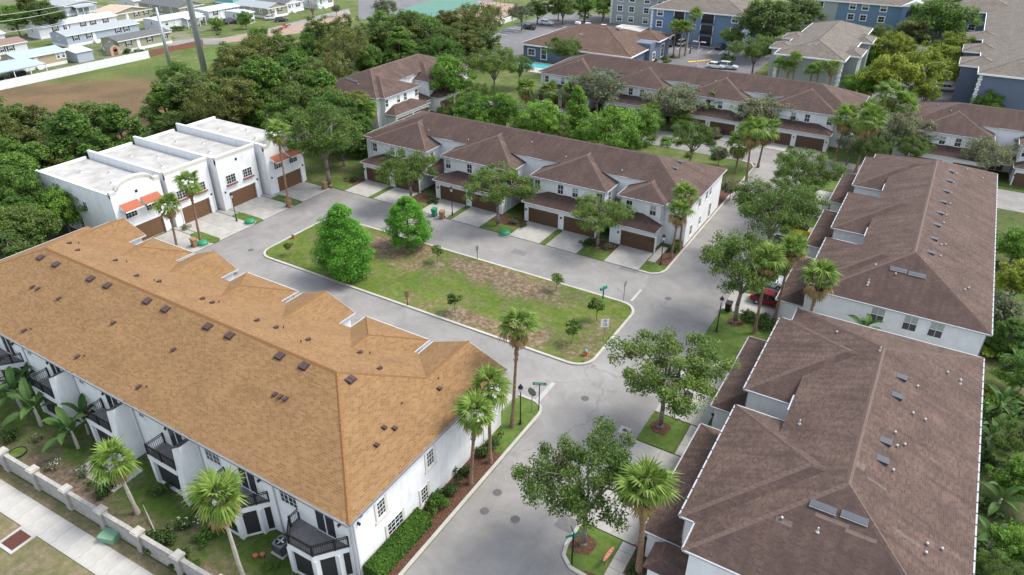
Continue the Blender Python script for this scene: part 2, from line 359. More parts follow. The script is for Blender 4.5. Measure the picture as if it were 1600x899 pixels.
K['island'] = mat_patchy('island_grass', [(.056, .094, .014), (.082, .125, .022), (.13, .15, .042)], [(.085, .058, .036), (.15, .11, .072), (.27, .235, .185)],
    [(-37, 62.6, 10, 3.6, .42), (-44, 63.8, 8, 2.6, .36), (-56, 63.6, 7, 4.2, .42), (-36, 53.5, 12, 2.3, .36), (-50, 60, 6, 3, .2), (-60, 60, 8, 4, .18), (-24.5, 57, 2, 7, .25), (-30, 55, 6, 2.5, .2)], -.03, .42)
K['yard'] = mat_patchy('thin_yard_grass', [(.035, .068, .012), (.055, .098, .018), (.09, .125, .03)], [(.07, .055, .042), (.13, .10, .075), (.20, .165, .13)],
    [(-50, 16.5, 10, 1.6, .3), (-38, 17, 9, 2, .18), (-57, 17, 7, 2, .25)], .0, .5)
K['verge'] = mat_patchy('dry_verge', [(.085, .098, .038), (.12, .122, .052), (.165, .15, .08)], [(.14, .11, .07), (.205, .165, .112), (.275, .23, .165)], [], .10, .5)
K['village'] = mat_patchy('village_grass', GR, [(.13, .12, .10), (.19, .175, .15), (.26, .245, .215)], [], .06, .15)
K['garden_soil'] = mat_patchy('garden_floor', [(.035, .065, .014), (.06, .098, .02), (.095, .125, .034)], [(.055, .043, .033), (.11, .085, .065), (.19, .16, .12)], [], .03, .5)

def sheet(name, polys, z, mat, kind='structure', parent=None):
    mb = MB()
    for p in polys:
        if len(p) == 4 and not hasattr(p[0], '__len__'):
            x0, x1, y0, y1 = p; p = [(x0, y0), (x1, y0), (x1, y1), (x0, y1)]
        mb.add([(a, b_, z) for a, b_ in p], [tuple(range(len(p)))])
    o = mb.build(name, mat, parent)
    if kind: o['kind'] = kind
    return o
def rrect(x0, x1, y0, y1, r, n=7):
    rs = r if hasattr(r, '__len__') else (r,)*4
    out = []
    for (cx, cy, a0), q in zip(((x0, y0, 180), (x1, y0, 270), (x1, y1, 0), (x0, y1, 90)), rs):
        ox = cx+q if cx == x0 else cx-q; oy = cy+q if cy == y0 else cy-q
        for i in range(n):
            a = R(a0+90*i/(n-1)); out.append((ox+q*math.cos(a), oy+q*math.sin(a)))
    return out
def ring(mb, outer, inner, z0, z1):
    n = len(outer)
    v = [(p[0], p[1], z) for P_, z in ((outer, z0), (outer, z1), (inner, z1), (inner, z0)) for p in P_]
    fs = []
    for i in range(n):
        j = (i+1) % n
        fs += [(i, j, n+j, n+i), (n+i, n+j, 2*n+j, 2*n+i), (2*n+i, 2*n+j, 3*n+j, 3*n+i)]
    mb.add(v, fs)

sheet('ground', [(-900, 900, -300, 1500)], 0, K['ground'])
sheet('field', [[(-182, 76), (-182, 114), (-166, 118), (-140, 108), (-112, 96), (-112, 40), (-182, 40)]], .01, K['field'])
# estate roads: one surface, pieces butted
XR = -14.7
sheet('road', [(-77.6, XR, 44.9, 73.7), (-23.4, XR, 73.7, 119), (-112, 60, 119, 127.6), (-23.4, XR, -60, 44.9), (XR, 30, -60, 30.3), (-26.75, -23.4, 42.5, 44.9), (XR, -12.3, 30.3, 34.65), (-26.15, -23.4, 73.7, 76.4)], .02, K['asphalt'])
# T-side verge, planting strip
sheet('mulch_bed', [(-25.9, -23.75, 20, 37.6)], .09, K['mulch'])
sheet('lawn', [rrect(-26.6, -23.75, 37.6, 45.0, (.1, .1, 1.4, .6))], .10, K['lawn'])
def kerb_line(name, pts, w=.28, z1=.13):
    mb = MB()
    for i in range(len(pts)-1):
        a, b_ = Vector(pts[i]), Vector(pts[i+1]); d = (b_-a); n = Vector((-d.y, d.x)).normalized()*w/2
        mb.prism([tuple(a-n), tuple(b_-n), tuple(b_+n), tuple(a+n)], 0, z1-.001*(i % 2))
    o = mb.build(name, K['kerb']); o['kind'] = 'structure'; return o
arc = [(-23.6-1.5+1.5*math.cos(R(a)), 43.7+1.5*math.sin(R(a))) for a in range(0, 91, 15)]
kerb_line('kerb', [(-23.6, -10), (-23.6, 43.7)]+arc[1:]+[(-26.6, 45.2)])
kerb_line('kerb', [(-26.2, 73.75), (-24.6, 73.75), (-23.7, 74.4), (-23.3, 75.4), (-23.3, 117.0), (-24.2, 118.6), (-26, 119.1)])
kerb_line('kerb', [(-12.0, 30.4), (-13.6, 30.5), (-14.5, 31.2), (-14.75, 32.2), (-14.75, 34.8)])
# island
outer = rrect(-70.4, -22.75, 52.0, 65.95, (2.2, 2.2, 2.2, 2.6)); inner = rrect(-70.1, -23.05, 52.3, 65.65, (1.9, 1.9, 1.9, 2.3))
mb = MB(); ring(mb, outer, inner, 0, .15); o = mb.build('kerb', K['kerb']); o['kind'] = 'structure'
mb = MB(); nx, ny = 60, 18
xs = np.linspace(-70.1, -23.05, nx); ys = np.linspace(52.3, 65.65, ny)
def isl_z(x, y):
    return .125-.05*math.exp(-((y-58.6)/2.6)**2)*max(0, min(1, (x+66)/8))*max(0, min(1, (-26-x)/8))+.012*math.sin(x*1.3)*math.sin(y*1.7)
for i in range(nx-1):
    for j in range(ny-1):
        cx, cy = (xs[i]+xs[i+1])/2, (ys[j]+ys[j+1])/2
        ex = max(-70.1+2.1-cx, cx-(-23.05-2.1), 0); ey = max(52.3+2.1-cy, cy-(65.65-2.1), 0)
        if math.hypot(ex, ey) < 2.12:
            mb.add([(xs[a], ys[c], isl_z(xs[a], ys[c])) for a, c in ((i, j), (i+1, j), (i+1, j+1), (i, j+1))], [(0, 1, 2, 3)])
o = mb.build('island_lawn', K['island']); o['kind'] = 'structure'
sheet('island_lawn_edge', [inner], .045, K['island'])

def driveway(x0, x1, y0, y1, nx=2, ny=2, z=.05):
    g = .018
    mb = MB().box(x0, x1, y0, y1, 0, z); o = mb.build('driveway', K['patch']); o['kind'] = 'structure'
    cw, ch = (x1-x0)/nx, (y1-y0)/ny
    me = MB().box(g, cw-g, g, ch-g, 0, .03).mesh('slab', K['concrete'])
    for i in range(nx):
        for j in range(ny): piece('slab', me, o, (x0+i*cw, y0+j*ch, z-.008))
    return o
def lawn(x0, x1, y0, y1, z=.075, m='lawn', r=.25): return sheet('lawn', [rrect(x0, x1, y0, y1, r, 4)], z, K[m])
def disc(name, x, y, r, z, m, n=18):
    rnd = random.Random(int(x*10+y*7))
    return sheet(name, [[(x+r*(1+.12*rnd.uniform(-1, 1))*math.cos(2*math.pi*i/n), y+r*(1+.12*rnd.uniform(-1, 1))*math.sin(2*math.pi*i/n)) for i in range(n)]], z, K[m])
# front of the right-hand blocks
lawn(-14.62, -11.4, 30.55, 34.6, r=(1.5, .1, .1, .1)); driveway(XR, -9.9, 34.7, 39.7); lawn(-14.6, -11.3, 39.8, 40.4); driveway(XR, -9.9, 40.5, 45.2)
lawn(-14.7, -11.3, 45.3, 49.5); driveway(-11.2, -10.0, 45.3, 49.6, 1, 3); driveway(XR, -9.9, 49.7, 54.4); lawn(-14.6, -11.0, 54.5, 55.6); driveway(XR, -9.9, 55.7, 60.3)
lawn(-14.6, -8.0, 60.5, 70.2); driveway(XR, -8.9, 70.4, 75.2); lawn(-14.6, -10.5, 75.3, 76.6); driveway(XR, -8.9, 76.7, 81.6); lawn(-14.6, -8.5, 81.8, 85.8)
driveway(XR, -8.9, 86, 91); lawn(-14.6, -8.5, 91.1, 92.4); driveway(XR, -8.9, 92.5, 97.4); lawn(-14.6, -8.5, 97.6, 101.4); driveway(XR, -8.9, 101.6, 106.5); driveway(XR, -8.9, 107.6, 112.4); lawn(-14.6, -8.5, 112.6, 118.6)
driveway(-11.3, -8.6, 30.9, 32.0, 3, 1); driveway(-11.3, -10.2, 32.0, 34.6, 1, 3); sheet('mulch_bed', [(-12.6, -8.9, 29.6, 30.85), (-10.1, -8.9, 32.1, 34.5)], .085, K['mulch'])
disc('mulch_ring', *G(1031, 669), .95, .095, 'mulch'); disc('mulch_ring', *G(911, 852), .95, .095, 'mulch'); disc('mulch_ring', *G(1148, 505), .9, .095, 'mulch')
sheet('garden_floor', [(9.2, 60, -20, 119)], .02, K['garden_soil'])
# middle block frontage
MD = [(-75.2, -70.4), (-69.4, -64.7), (-60.6, -55.8), (-54.9, -50.1), (-45.2, -40.4), (-39.5, -34.9), (-31.0, -26.3)]
for a, b_ in MD: driveway(a, b_, 73.75, 79.1)
edges = [-78.0]+[e for ab in MD for e in ab]
for i in range(7):
    a, b_ = edges[2*i]+.06, edges[2*i+1]-.06
    lawn(a, b_, 73.8, 79.0, r=.05)
    if b_-a > 2.2: sheet('mulch_bed', [(a+.05, b_-.05, 76.4, 79.0)], .09, K['mulch'])
lawn(-26.2, -23.5, 73.95, 76.6, r=(.1, 1.0, .1, .1)); driveway(-26.2, -25.2, 76.7, 81.5, 1, 4); sheet('mulch_bed', [(-25.1, -23.5, 76.7, 110)], .085, K['mulch'])
sheet('lawn', [(-76, -25, 98, 118.4)], .03, K['ground'])
# far block frontage
ND = [(-72.8, -68.1), (-67.2, -62.5), (-57.0, -52.3), (-51.3, -46.6), (-41.2, -36.5), (-35.6, -30.9), (-25.4, -20.7), (-19.8, -15.1)]
for a, b_ in ND: driveway(a, b_, 127.65, 131.4, 1, 2)
e2 = [-80]+[e for ab in ND for e in ab]
for i in range(8):
    if e2[2*i+1]-e2[2*i] > .5: lawn(e2[2*i]+.05, e2[2*i+1]-.05, 127.7, 131.3, r=.05)
driveway(-1.5, 3.3, 127.65, 131.2, 1, 2); driveway(5, 9.8, 127.65, 131.2, 1, 2); lawn(-13, -1.7, 127.7, 134, r=.1); lawn(10, 16, 127.7, 131, r=.1)
# white units frontage
sheet('lawn', [(-86.2, -77.7, 40, 75.5)], .028, K['ground'])
for a, b_ in ((45.4, 51.2), (52.2, 58.2), (59.8, 65.6), (67.4, 73.2)): driveway(-86, -77.65, a, b_)
for y in (51.7, 59.0, 66.5): sheet('lawn', [rrect(-82.6, -77.75, y-.75, y+.95, .6, 5)], .088, K['lawn'])
driveway(-87.0, -82.7, 51.3, 52.1, 3, 1); driveway(-86, -82.7, 58.3, 59.7, 3, 1); driveway(-86, -82.7, 65.7, 67.3, 3, 1)
# tan block frontage (behind its roof from here)
sheet('driveway_apron', [(-82, -26.8, 40.6, 44.88)], .05, K['concrete'])
sheet('yard', [[(-110, 14.2), (-36.9, 15.7), (-24, 16), (-25.9, 22), (-84, 22), (-110, 40)]], .015, K['yard'])
sheet('verge', [[(-140, 5), (-20, 5), (-20, 15.8), (-36.9, 15.6), (-140, 11.2)]], .012, K['verge'])
# sidewalk of slabs along the outer road
a0, a1 = Vector((-57.6, 13.9)), Vector((-38.6, 14.7)); dw = (a1-a0).normalized(); nw = Vector((dw.y, -dw.x))
sw_ang = math.atan2(dw.y, dw.x); sw = MB()
for t0, t1 in ((-26, 34),):
    p = [a0+dw*t0, a0+dw*t1, a0+dw*t1+nw*2.0, a0+dw*t0+nw*2.0]; sw.prism([tuple(q) for q in p][::-1], 0, .05)
sw = sw.build('sidewalk', K['patch']); sw['kind'] = 'structure'
me = MB().box(.012, 1.488, -1.99, -.01, 0, .03).mesh('slab', K['concrete'])
for i in range(40):
    p = a0+dw*(-26+1.5*i); piece('slab', me, sw, (p.x, p.y, .042+.004*math.sin(i*2.3)), sw_ang)
# clubhouse and apartment grounds
sheet('parking_lot', [[(-122, 166), (-60, 166), (-60, 152), (-40, 152), (-40, 205), (-50, 207), (-82, 203), (-100, 236), (-124, 236)]], .025, K['asphalt_d'])
sheet('parking_lot', [(-13, 4.5, 150, 236)], .025, K['asphalt_d'])
sheet('lawn', [[(-127.5, 166), (-122.2, 166), (-124.2, 236), (-131, 236)]], .03, K['lawn'])
sheet('park_path', [[(-150, 190), (-131, 188), (-136, 240), (-160, 240)]], .022, K['clay'])
mb = MB()
for k in range(9):
    y = 178+k*3.0; mb.box(-121.5, -116.8, y, y+.14, .03, .036)
for k in range(8):
    x = -72+k*3.0; mb.box(x, x+.14, 197.5, 202.3, .03, .036)
o = mb.build('parking_bay_lines', K['white_sign']); o['kind'] = 'structure'
sheet('pool_deck', [(-99, -82, 154, 164)], .05, K['concrete']); sheet('pool_water', [rrect(-95.5, -85.5, 158.6, 163, 1.8)], .06, K['pool'])
kerb_line('kerb', [(-58.0, 184.0), (-53.5, 189.5)], .9, .16).data.materials[0] = K['gold']
kerb_line('kerb', [(-74, 203.2), (-49, 205.6)], .3, .16)
# tennis court, estate lane beyond the wood
sheet('court_apron', [[G(560, 30), G(690, 32), G(775, 8), G(760, -12), G(560, -6)]], .02, K['asphalt_d'])
sheet('tennis_court', [[G(612, 20), G(688, 27), G(756, 8), G(725, -6), G(660, 4)]], .03, K['court'])
lane = [G(265, 66), G(300, 60), G(345, 60), G(400, 50), G(440, 40), G(500, 24), G(545, 14), G(548, 22), G(500, 33), G(440, 48), G(400, 58), G(345, 70), G(300, 70), G(262, 72)]
sheet('lane', [lane], .03, K['asphalt'])
pth = [G(345, 62), G(400, 52), G(460, 40), G(540, 20), G(545, 32), G(470, 52), G(400, 62), G(345, 68)]
sheet('clay_path', [pth], .04, K['clay'])
sheet('village_ground', [[(-183, 60), (-183, 112), (-190, 116), (-192, 134), (-300, 300), (-420, 300), (-420, 60)]], .012, K['village'])
sheet('mown_green', [[G(300, 86), G(345, 76), G(352, 90), G(320, 96)]], .03, K['lawn'])
K['worn_paint'] = mat_noise('worn_white_paint', [(.26, .255, .25), (.42, .415, .41)], 4, .9)
# covers, patches and drains set in the road
K['cover'] = mat_noise('worn_iron_cover', [(.075, .075, .078), (.11, .11, .11)], 6, .7)
def manhole(px, py, r, m, kind='manhole_cover'):
    x, y = G(px, py); rim = MB().lathe([(r, 0), (r, .008)], 20).mesh('rim', K['patch']); me = MB().lathe([(r*.86, 0), (r*.86, .012), (r*.8, .014)], 20).mesh(kind, K[m])
    o = piece(kind, me, None, (x, y, .022)); piece('rim', rim, o); return o
for lab, q in (('round iron manhole cover nearest the bottom of the road beside the mulch strip', (757, 799)), ('round iron manhole cover just up the road from the lowest one', (777, 770)),
               ('round iron manhole cover beside the big leafy oak on the road', (805, 812)), ('round manhole cover at the junction by the island corner', (914, 623)),
               ('round manhole cover on the road bend near the white units', (392, 391)), ('round manhole cover in the road by the tan roof ends', (367, 428)), ('round manhole cover in the road by the upper right island corner', (1044, 467))):
    tag(manhole(*q, .4, 'cover'), lab, 'manhole')
for lab, q in (('square concrete drain with dark centre, left of the two by the oak lawn', (937, 671)), ('square concrete drain with dark centre beside the square lawn', (976, 673))):
    x, y = G(*q); o = MB().box(-.5, .5, -.5, .5, 0, .02).build('drain_inlet', K['concrete'], None, (x, y, .022)); MB().lathe([(.2, 0), (.2, .03)], 12).build('grate', K['shadow_metal'], o, (0, 0, 0)); tag(o, lab, 'drain')
sheet('asphalt_patch', [(-16.4, -14.75, 33.2, 34.6), (-42.5, -40.4, 69.6, 70.9), (-28.6, -26.2, 73.0, 73.68)], .026, K['patch'])
sheet('stop_line', [(-24.9, -24.45, 45.4, 48.6)], .026, K['worn_paint']); sheet('stop_line', [(-24.3, -24.0, 66.6, 69.6)], .026, K['worn_paint'])
# ------------------------------------------------------------------ building kit
_win = {}
def win_mesh(w, h, cols, rows, style):
    key = (w, h, cols, rows, style)
    if key in _win: return _win[key]
    fr = MB(); t = .07; d = .05
    fr.box(-w/2, -w/2+t, -d, .03, 0, h); fr.box(w/2-t, w/2, -d, .03, 0, h); fr.box(-w/2+t, w/2-t, -d, .03, h-t, h); fr.box(-w/2+t, w/2-t, -d, .03, 0, t)
    for i in range(1, cols): x = -w/2+w*i/cols; q = .03 if cols < 4 or i != cols//2 else .06; fr.box(x-q/2, x+q/2, -d+.012, .03, t, h-t)
    for j in range(1, rows): z = h*j/rows; q = .06 if (rows == 2 or j*2 == rows) else .03; fr.box(-w/2+t, w/2-t, -d+.02, .03, z-q/2, z+q/2)
    if style == 'cream':
        for s in (-1, 1): fr.box(s*(w/2+.1)-.1, s*(w/2+.1)+.1, -.07, .03, -.12, h+.1, 1)
        fr.box(-w/2-.28, w/2+.28, -.1, .03, -.3, -.12, 1)
    elif style == 'redsill': fr.box(-w/2-.1, w/2+.1, -.28, .03, -.22, -.02, 2)
    elif style == 'shutter':
        for s in (-1, 1): fr.box(s*(w/2+.22)-.17, s*(w/2+.22)+.17, -.05, .02, -.03, h+.03, 3)
    elif style == 'trim':
        for s in (-1, 1): fr.box(s*(w/2+.09)-.09, s*(w/2+.09)+.09, -.06, .03, -.18, h+.18, 0)
        fr.box(-w/2, w/2, -.06, .03, h, h+.18); fr.box(-w/2, w/2, -.06, .03, -.18, 0)
    else: fr.box(-w/2-.06, w/2+.06, -.09, .03, -.09, 0)
    f = fr.mesh('window', [K['trim'], K['cream'], K['sill'], K['shadow_metal']])
    p = MB().box(-w/2+t, w/2-t, -.012, .03, t, h-t).mesh('pane', K['glass'])
    pl = MB().box(-w/2+t, w/2-t, -.014, .02, h/2, h-t).mesh('blind', K['glass_l'])
    _win[key] = (f, p, pl); return _win[key]
def window(par, x, y, z, face, w=.95, h=1.45, cols=2, rows=2, style='plain', blind=False):
    """face: direction the window looks to (radians, 0 = -y, pi/2 = +x)"""
    f, p, pl = win_mesh(w, h, cols, rows, style)
    o = piece('window', f, par, (x, y, z), face); piece('pane', p, o)
    if blind: piece('blind', pl, o, (0, -.004, 0))
    return o
FY, FX, BX, BY = 0.0, math.pi/2, -math.pi/2, math.pi
_gd = {}
def garage_door(par, x, y, z, face, w=4.75, h=2.2, mat='garage'):
    if (w, h, mat) not in _gd:
        mb = MB(); n = 4
        for i in range(n):
            z0 = h*i/n; mb.box(-w/2, w/2, -.03, .02, z0, z0+h/n-.025)
            for k in range(6): xa = -w/2+w*(k+.12)/6; mb.box(xa, xa+w*.76/6, -.045, -.03, z0+.1, z0+h/n-.13)
        mb.box(-w/2, w/2, -.012, .02, 0, h, 1)
        tr = MB().box(-w/2-.14, -w/2, -.08, .02, 0, h+.14).box(w/2, w/2+.14, -.08, .02, 0, h+.14).box(-w/2, w/2, -.08, .02, h, h+.14)
        _gd[(w, h, mat)] = (mb.mesh('garage_door', [K[mat], K['shadow_metal']]), tr.mesh('door_trim', K['trim']))
    a, b_ = _gd[(w, h, mat)]; o = piece('garage_door', a, par, (x, y, z), face); piece('door_trim', b_, o); return o
_lampm = {}
def wall_lamp(par, x, y, z, face):
    if 'm' not in _lampm:
        mb = MB(); mb.box(-.06, .06, -.04, .02, -.1, .18); mb.box(-.02, .02, -.16, -.04, .12, .16); mb.lathe([(.05, -.2), (.1, -.05), (.1, .02), (.02, .12)], 6, (0, -.16, .1))
        _lampm['m'] = mb.mesh('wall_lamp', K['black'])
    return piece('wall_lamp', _lampm['m'], par, (x, y, z), face)
class Gutters(MB):
    """every length of gutter or downspout becomes a part of its own"""
    def build(s, name, mats, parent=None):
        n = len(s.v)//8
        for k in range(n):
            v = s.v[8*k:8*k+8]; zs = [q[2] for q in v]; MB().add(v, [(3,2,1,0),(4,5,6,7),(0,1,5,4),(1,2,6,5),(2,3,7,6),(3,0,4,7)]).build('downspout' if max(zs)-min(zs) > 1 else name, mats, parent)
def gutter(mb, a, b_, out):
    """a box gutter hung on an eave edge from a to b; out = outward normal"""
    a, b_, out = Vector(a), Vector(b_), Vector(out); L_ = (b_-a); c = (a+b_)/2+out*.05+Vector((0, 0, -.06))
    mb.obox(c, L_/2, out*.052, Vector((0, 0, .065)))
def straps(mb, a, b_, out, step=1.1):
    a, b_, out = Vector(a), Vector(b_), Vector(out); L_ = (b_-a).length; d = (b_-a)/L_; n = int(L_/step)
    for i in range(n):
        c = a+d*(i+.5)*step+out*.045+Vector((0, 0, .012)); mb.obox(c, d*.05, out*.062, Vector((0, 0, .012)))
class Caps:
    """ridge and hip cappings: every line becomes a part of its own"""
    def __init__(s): s.lines = []
    def build(s, name, mat, parent):
        for a, b_, w, h in s.lines:
            d = b_-a; sd_ = d.cross(Vector((0, 0, 1))).normalized()*w; up = sd_.cross(d).normalized(); up = up if up.z > 0 else -up
            lo = -up*.03-Vector((0, 0, .04)); n = max(1, int(d.length/.45)); v, f = [], []
            for i in range(2*n):
                p = a+d*((i+1)//2/n); t = up*(h*((1.15 if i % 2 == 0 else .75)+.12*((i*5) % 7)/7))
                v += [p-sd_+lo, p+t, p+sd_+lo]
            for i in range(2*n-1): k = 3*i; f += [(k, k+3, k+4, k+1), (k+1, k+4, k+5, k+2)]
            MB().add(v, f+[(0, 1, 2), (6*n-3, 6*n-1, 6*n-2)]).build(name, mat, parent)
def cap(cs, a, b_, w=.2, h=.08): cs.lines.append((Vector(a), Vector(b_), w, h))
def roof_hit(zf, px, py, off=(0, 0)):
    d = ray(px, py); t0 = (13-CAM_H)/d[2]
    for i in range(1500):
        t = t0*(1+i*.0006); x, y, z = d[0]*t, d[1]*t, CAM_H+d[2]*t
        if z <= zf(x, y): return x, y, z
    return x, y, z
def slope_rot(zf, x, y):
    """euler that lays a part on the roof, local -y pointing down the slope"""
    e = .05; gx = (zf(x+e, y)-zf(x-e, y))/(2*e); gy = (zf(x, y+e)-zf(x, y-e))/(2*e)
    n = Vector((-gx, -gy, 1)).normalized(); dn = Vector((-gx, -gy, 0))
    if dn.length < 1e-4: dn = Vector((0, -1, 0))
    Y = -(Vector((dn.x, dn.y, -(gx*gx+gy*gy)))).normalized(); X = Y.cross(n)
    return Matrix((X, Y, n)).transposed().to_euler()
V_slant = MB().add([(-.32,-.42,0),(.32,-.42,0),(.32,.36,0),(-.32,.36,0),(-.32,-.42,.24),(.32,-.42,.24),(.32,.36,.02),(-.32,.36,.02)], [(4,5,6,7),(1,2,6,5),(3,0,4,7)]).add([(-.26,-.425,.04),(.26,-.425,.04),(.26,-.425,.2),(-.26,-.425,.2),(-.32,-.42,0),(.32,-.42,0),(.32,-.42,.24),(-.32,-.42,.24)], [(4,5,1,0),(5,6,2,1),(6,7,3,2),(7,4,0,3)], 1).add([(-.26,-.41,.04),(.26,-.41,.04),(.26,-.41,.2),(-.26,-.41,.2)], [(0,1,2,3)], 2).mesh('slant_vent', [K['slate_vent'], K['trim'], K['black']])
V_wide = MB().add([(-.8,-.26,0),(.8,-.26,0),(.8,.26,0),(-.8,.26,0),(-.8,-.26,.17),(.8,-.26,.17),(.8,.26,.05),(-.8,.26,.05)], [(4,5,6,7),(1,2,6,5),(3,0,4,7),(2,3,7,6)]).box(-.8, .8, -.29, -.26, .02, .12, 1).mesh('wide_vent', [K['slate_vent'], K['trim']])
V_pipe = MB().tube((0, 0, -.05), (0, 0, .34), .06, .06, 8).lathe([(.13, .26), (.17, .33), (.1, .43), (.02, .45)], 10).lathe([(.18, .0), (.07, .1)], 10, mi=1).mesh('vent_pipe', [K['pipe'], K['slate_vent']])
V_stub = MB().tube((0, 0, -.05), (0, 0, .4), .05, .05, 8).lathe([(.13, 0), (.06, .09)], 8).mesh('vent_stub', K['pipe'])
V_brown = MB().box(-.16, .16, -.2, .2, 0, .05).add([(-.14,-.2,.05),(.14,-.2,.05),(.14,.15,.05),(-.14,.15,.05),(-.14,-.2,.22),(.14,-.2,.22),(.14,.15,.1),(-.14,.15,.1)], [(4,5,6,7),(0,1,5,4),(1,2,6,5),(2,3,7,6),(3,0,4,7)]).mesh('brown_cap_vent', K['brown_vent'])
V_rib = MB()
for k in range(2): V_rib.add([(-.36+.37*k,-.3,0),(-.02+.37*k,-.3,0),(-.02+.37*k,.3,0),(-.36+.37*k,.3,0),(-.36+.37*k,-.3,.2),(-.02+.37*k,-.3,.2),(-.02+.37*k,.3,.08),(-.36+.37*k,.3,.08)], [(4,5,6,7),(0,1,5,4),(1,2,6,5),(2,3,7,6),(3,0,4,7)])
V_rib = V_rib.box(-.42, .42, -.36, .36, -.02, .025).mesh('ridge_vent_box', K['brown_vent'])
V_dot = MB().tube((0, 0, -.05), (0, 0, .2), .055, .05, 7).mesh('vent_stub', K['brown_vent'])

# ------------------------------------------------------------------ brown-roofed townhouse block (local: front = -y, ridge along x)
ZE, ZR, DP = 6.0, 9.0, 7.9; PI_ = (ZR-ZE)/DP; VF, VG, VR = -9.0, -11.4, -5.1
def block(name, label, loc, rz, u0, u1, wings, ends=(True, True), win_end=(), side_win=True):
    """wings: (ua, ub, [garage door centres])"""
    t = thing(name, label, 'townhouse', (loc[0], loc[1], 0), rz)
    zr = ZE+PI_*DP
    def wing_h(u, v, a, b_):
        return ZE+PI_*min(u-a, b_-u, v-VF)
    def zloc(u, v):
        if not (u0 <= u <= u1 and -13 < v < DP): return -1
        h = ZE+PI_*min(u-u0, u1-u, DP-abs(v)) if v > VR or u < wings[0][0]+1 or u > wings[-1][1]-1 else -1
        if v < -DP: h = -1
        for a, b_, g in wings:
            if a <= u <= b_ and VF <= v < 0: h = max(h, wing_h(u, v, a, b_))
        return h
    c, s = math.cos(rz), math.sin(rz)
    def zworld(x, y):
        dx, dy = x-loc[0], y-loc[1]; return zloc(dx*c+dy*s, -dx*s+dy*c)
    rf = MB(); cp = Caps(); gt = Gutters(); stp = MB(); fa = MB()
    r0, r1 = (u0+DP, 0, zr), (u1-DP, 0, zr)
    a_, b0_ = wings[0][0], wings[-1][1]; ua, ub = a_+DP+VR, b0_-DP-VR; zR = ZE+PI_*(DP+VR)
    rf.slope([(u0, DP, ZE), (u1, DP, ZE), r1, r0]); rf.slope([(u0, -DP, ZE), (u0, DP, ZE), r0]); rf.slope([(u1, -DP, ZE), (u1, DP, ZE), r1])
    rf.slope([(u0, -DP, ZE), (a_, -DP, ZE), (ua, VR, zR), r0]); rf.slope([(u1, -DP, ZE), (b0_, -DP, ZE), (ub, VR, zR), r1])
    rf.slope([(ua, VR, zR), (ub, VR, zR), r1, r0])
    for p in ((u0, DP), (u0, -DP)): cap(cp, (p[0], p[1], ZE), r0)
    for p in ((u1, DP), (u1, -DP)): cap(cp, (p[0], p[1], ZE), r1)
    cap(cp, r0, r1)
    gutter(gt, (u0, DP, ZE), (u1, DP, ZE), (0, 1, 0)); straps(stp, (u0, DP, ZE), (u1, DP, ZE), (0, 1, 0))
    gutter(gt, (u0, -DP, ZE), (u0, DP, ZE), (-1, 0, 0)); gutter(gt, (u1, -DP, ZE), (u1, DP, ZE), (1, 0, 0))
    if wings[0][0]-u0 > .3: gutter(gt, (u0, -DP, ZE), (wings[0][0], -DP, ZE), (0, -1, 0))
    if u1-wings[-1][1] > .3: gutter(gt, (wings[-1][1], -DP, ZE), (u1, -DP, ZE), (0, -1, 0))
    walls = MB(); o_ = .38
    walls.box(u0+o_, u1-o_, VR+.35, DP-o_, 0, ZE-.02)
    walls.box(ua, ub, VR+.35, VR+1.2, ZE-.02, zR+.05)
    walls.box(u0+o_, ua+.5, -DP+o_, VR+.35, 0, ZE-.04); walls.box(ub-.5, u1-o_, -DP+o_, VR+.35, 0, ZE-.04)
    doors = []; gar_rf = MB(); gar_cp = Caps()
    for wi, (a, b_, gs) in enumerate(wings):
        h = (b_-a)/2; m = (a+b_)/2; za = ZE+PI_*h; vb = -(zr-za)/PI_+.0; vap = VF+h
        if vap > vb: # wide wing: ridge is the peak point cut by the main slope
            vap = vb-.05
            kx = (vap-VF); za = ZE+PI_*kx
            aL, aR = (a+kx, vap, za), (b_-kx, vap, za)
            rf.slope([(a, VF, ZE), (b_, VF, ZE), aR, aL]); e0, e1 = aL, aR
            vin = -DP
            rf.slope([(a, VF, ZE), aL, (a, -(zr-ZE)/PI_, ZE)]); rf.slope([(b_, VF, ZE), aR, (b_, -(zr-ZE)/PI_, ZE)])
            cap(cp, (a, VF, ZE), aL); cap(cp, (b_, VF, ZE), aR)
        else:
            ap, bk = (m, vap, za), (m, vb+.3, za)
            rf.slope([(a, VF, ZE), (b_, VF, ZE), ap])
            rf.slope([(a, VF, ZE), ap, bk, (a, VR+.3, ZE)]); rf.slope([(b_, VF, ZE), ap, bk, (b_, VR+.3, ZE)])
            cap(cp, (a, VF, ZE), ap); cap(cp, (b_, VF, ZE), ap); cap(cp, ap, bk)
        gutter(gt, (a, VF, ZE), (b_, VF, ZE), (0, -1, 0)); straps(stp, (a, VF, ZE), (b_, VF, ZE), (0, -1, 0))
        gutter(gt, (a, VF, ZE), (a, VR+.2, ZE), (-1, 0, 0)); gutter(gt, (b_, VF, ZE), (b_, VR+.2, ZE), (1, 0, 0))
        walls.box(a+o_, b_-o_, VF+o_, VR+.5, 0, ZE-.03)
        # garage lean-to with hipped ends
        ga, gb = a-.1 if b_-a < 8 else a+.15, b_-.15
        zt = 3.0+PI_*(VF+o_-VG); kx = VF+o_-VG
        gar_rf.slope([(ga, VG, 3), (gb, VG, 3), (gb-kx, VF+o_, zt), (ga+kx, VF+o_, zt)])
        gar_rf.slope([(ga, VG, 3), (ga+kx, VF+o_, zt), (ga, VF+o_, 3)]); gar_rf.slope([(gb, VG, 3), (gb-kx, VF+o_, zt), (gb, VF+o_, 3)])
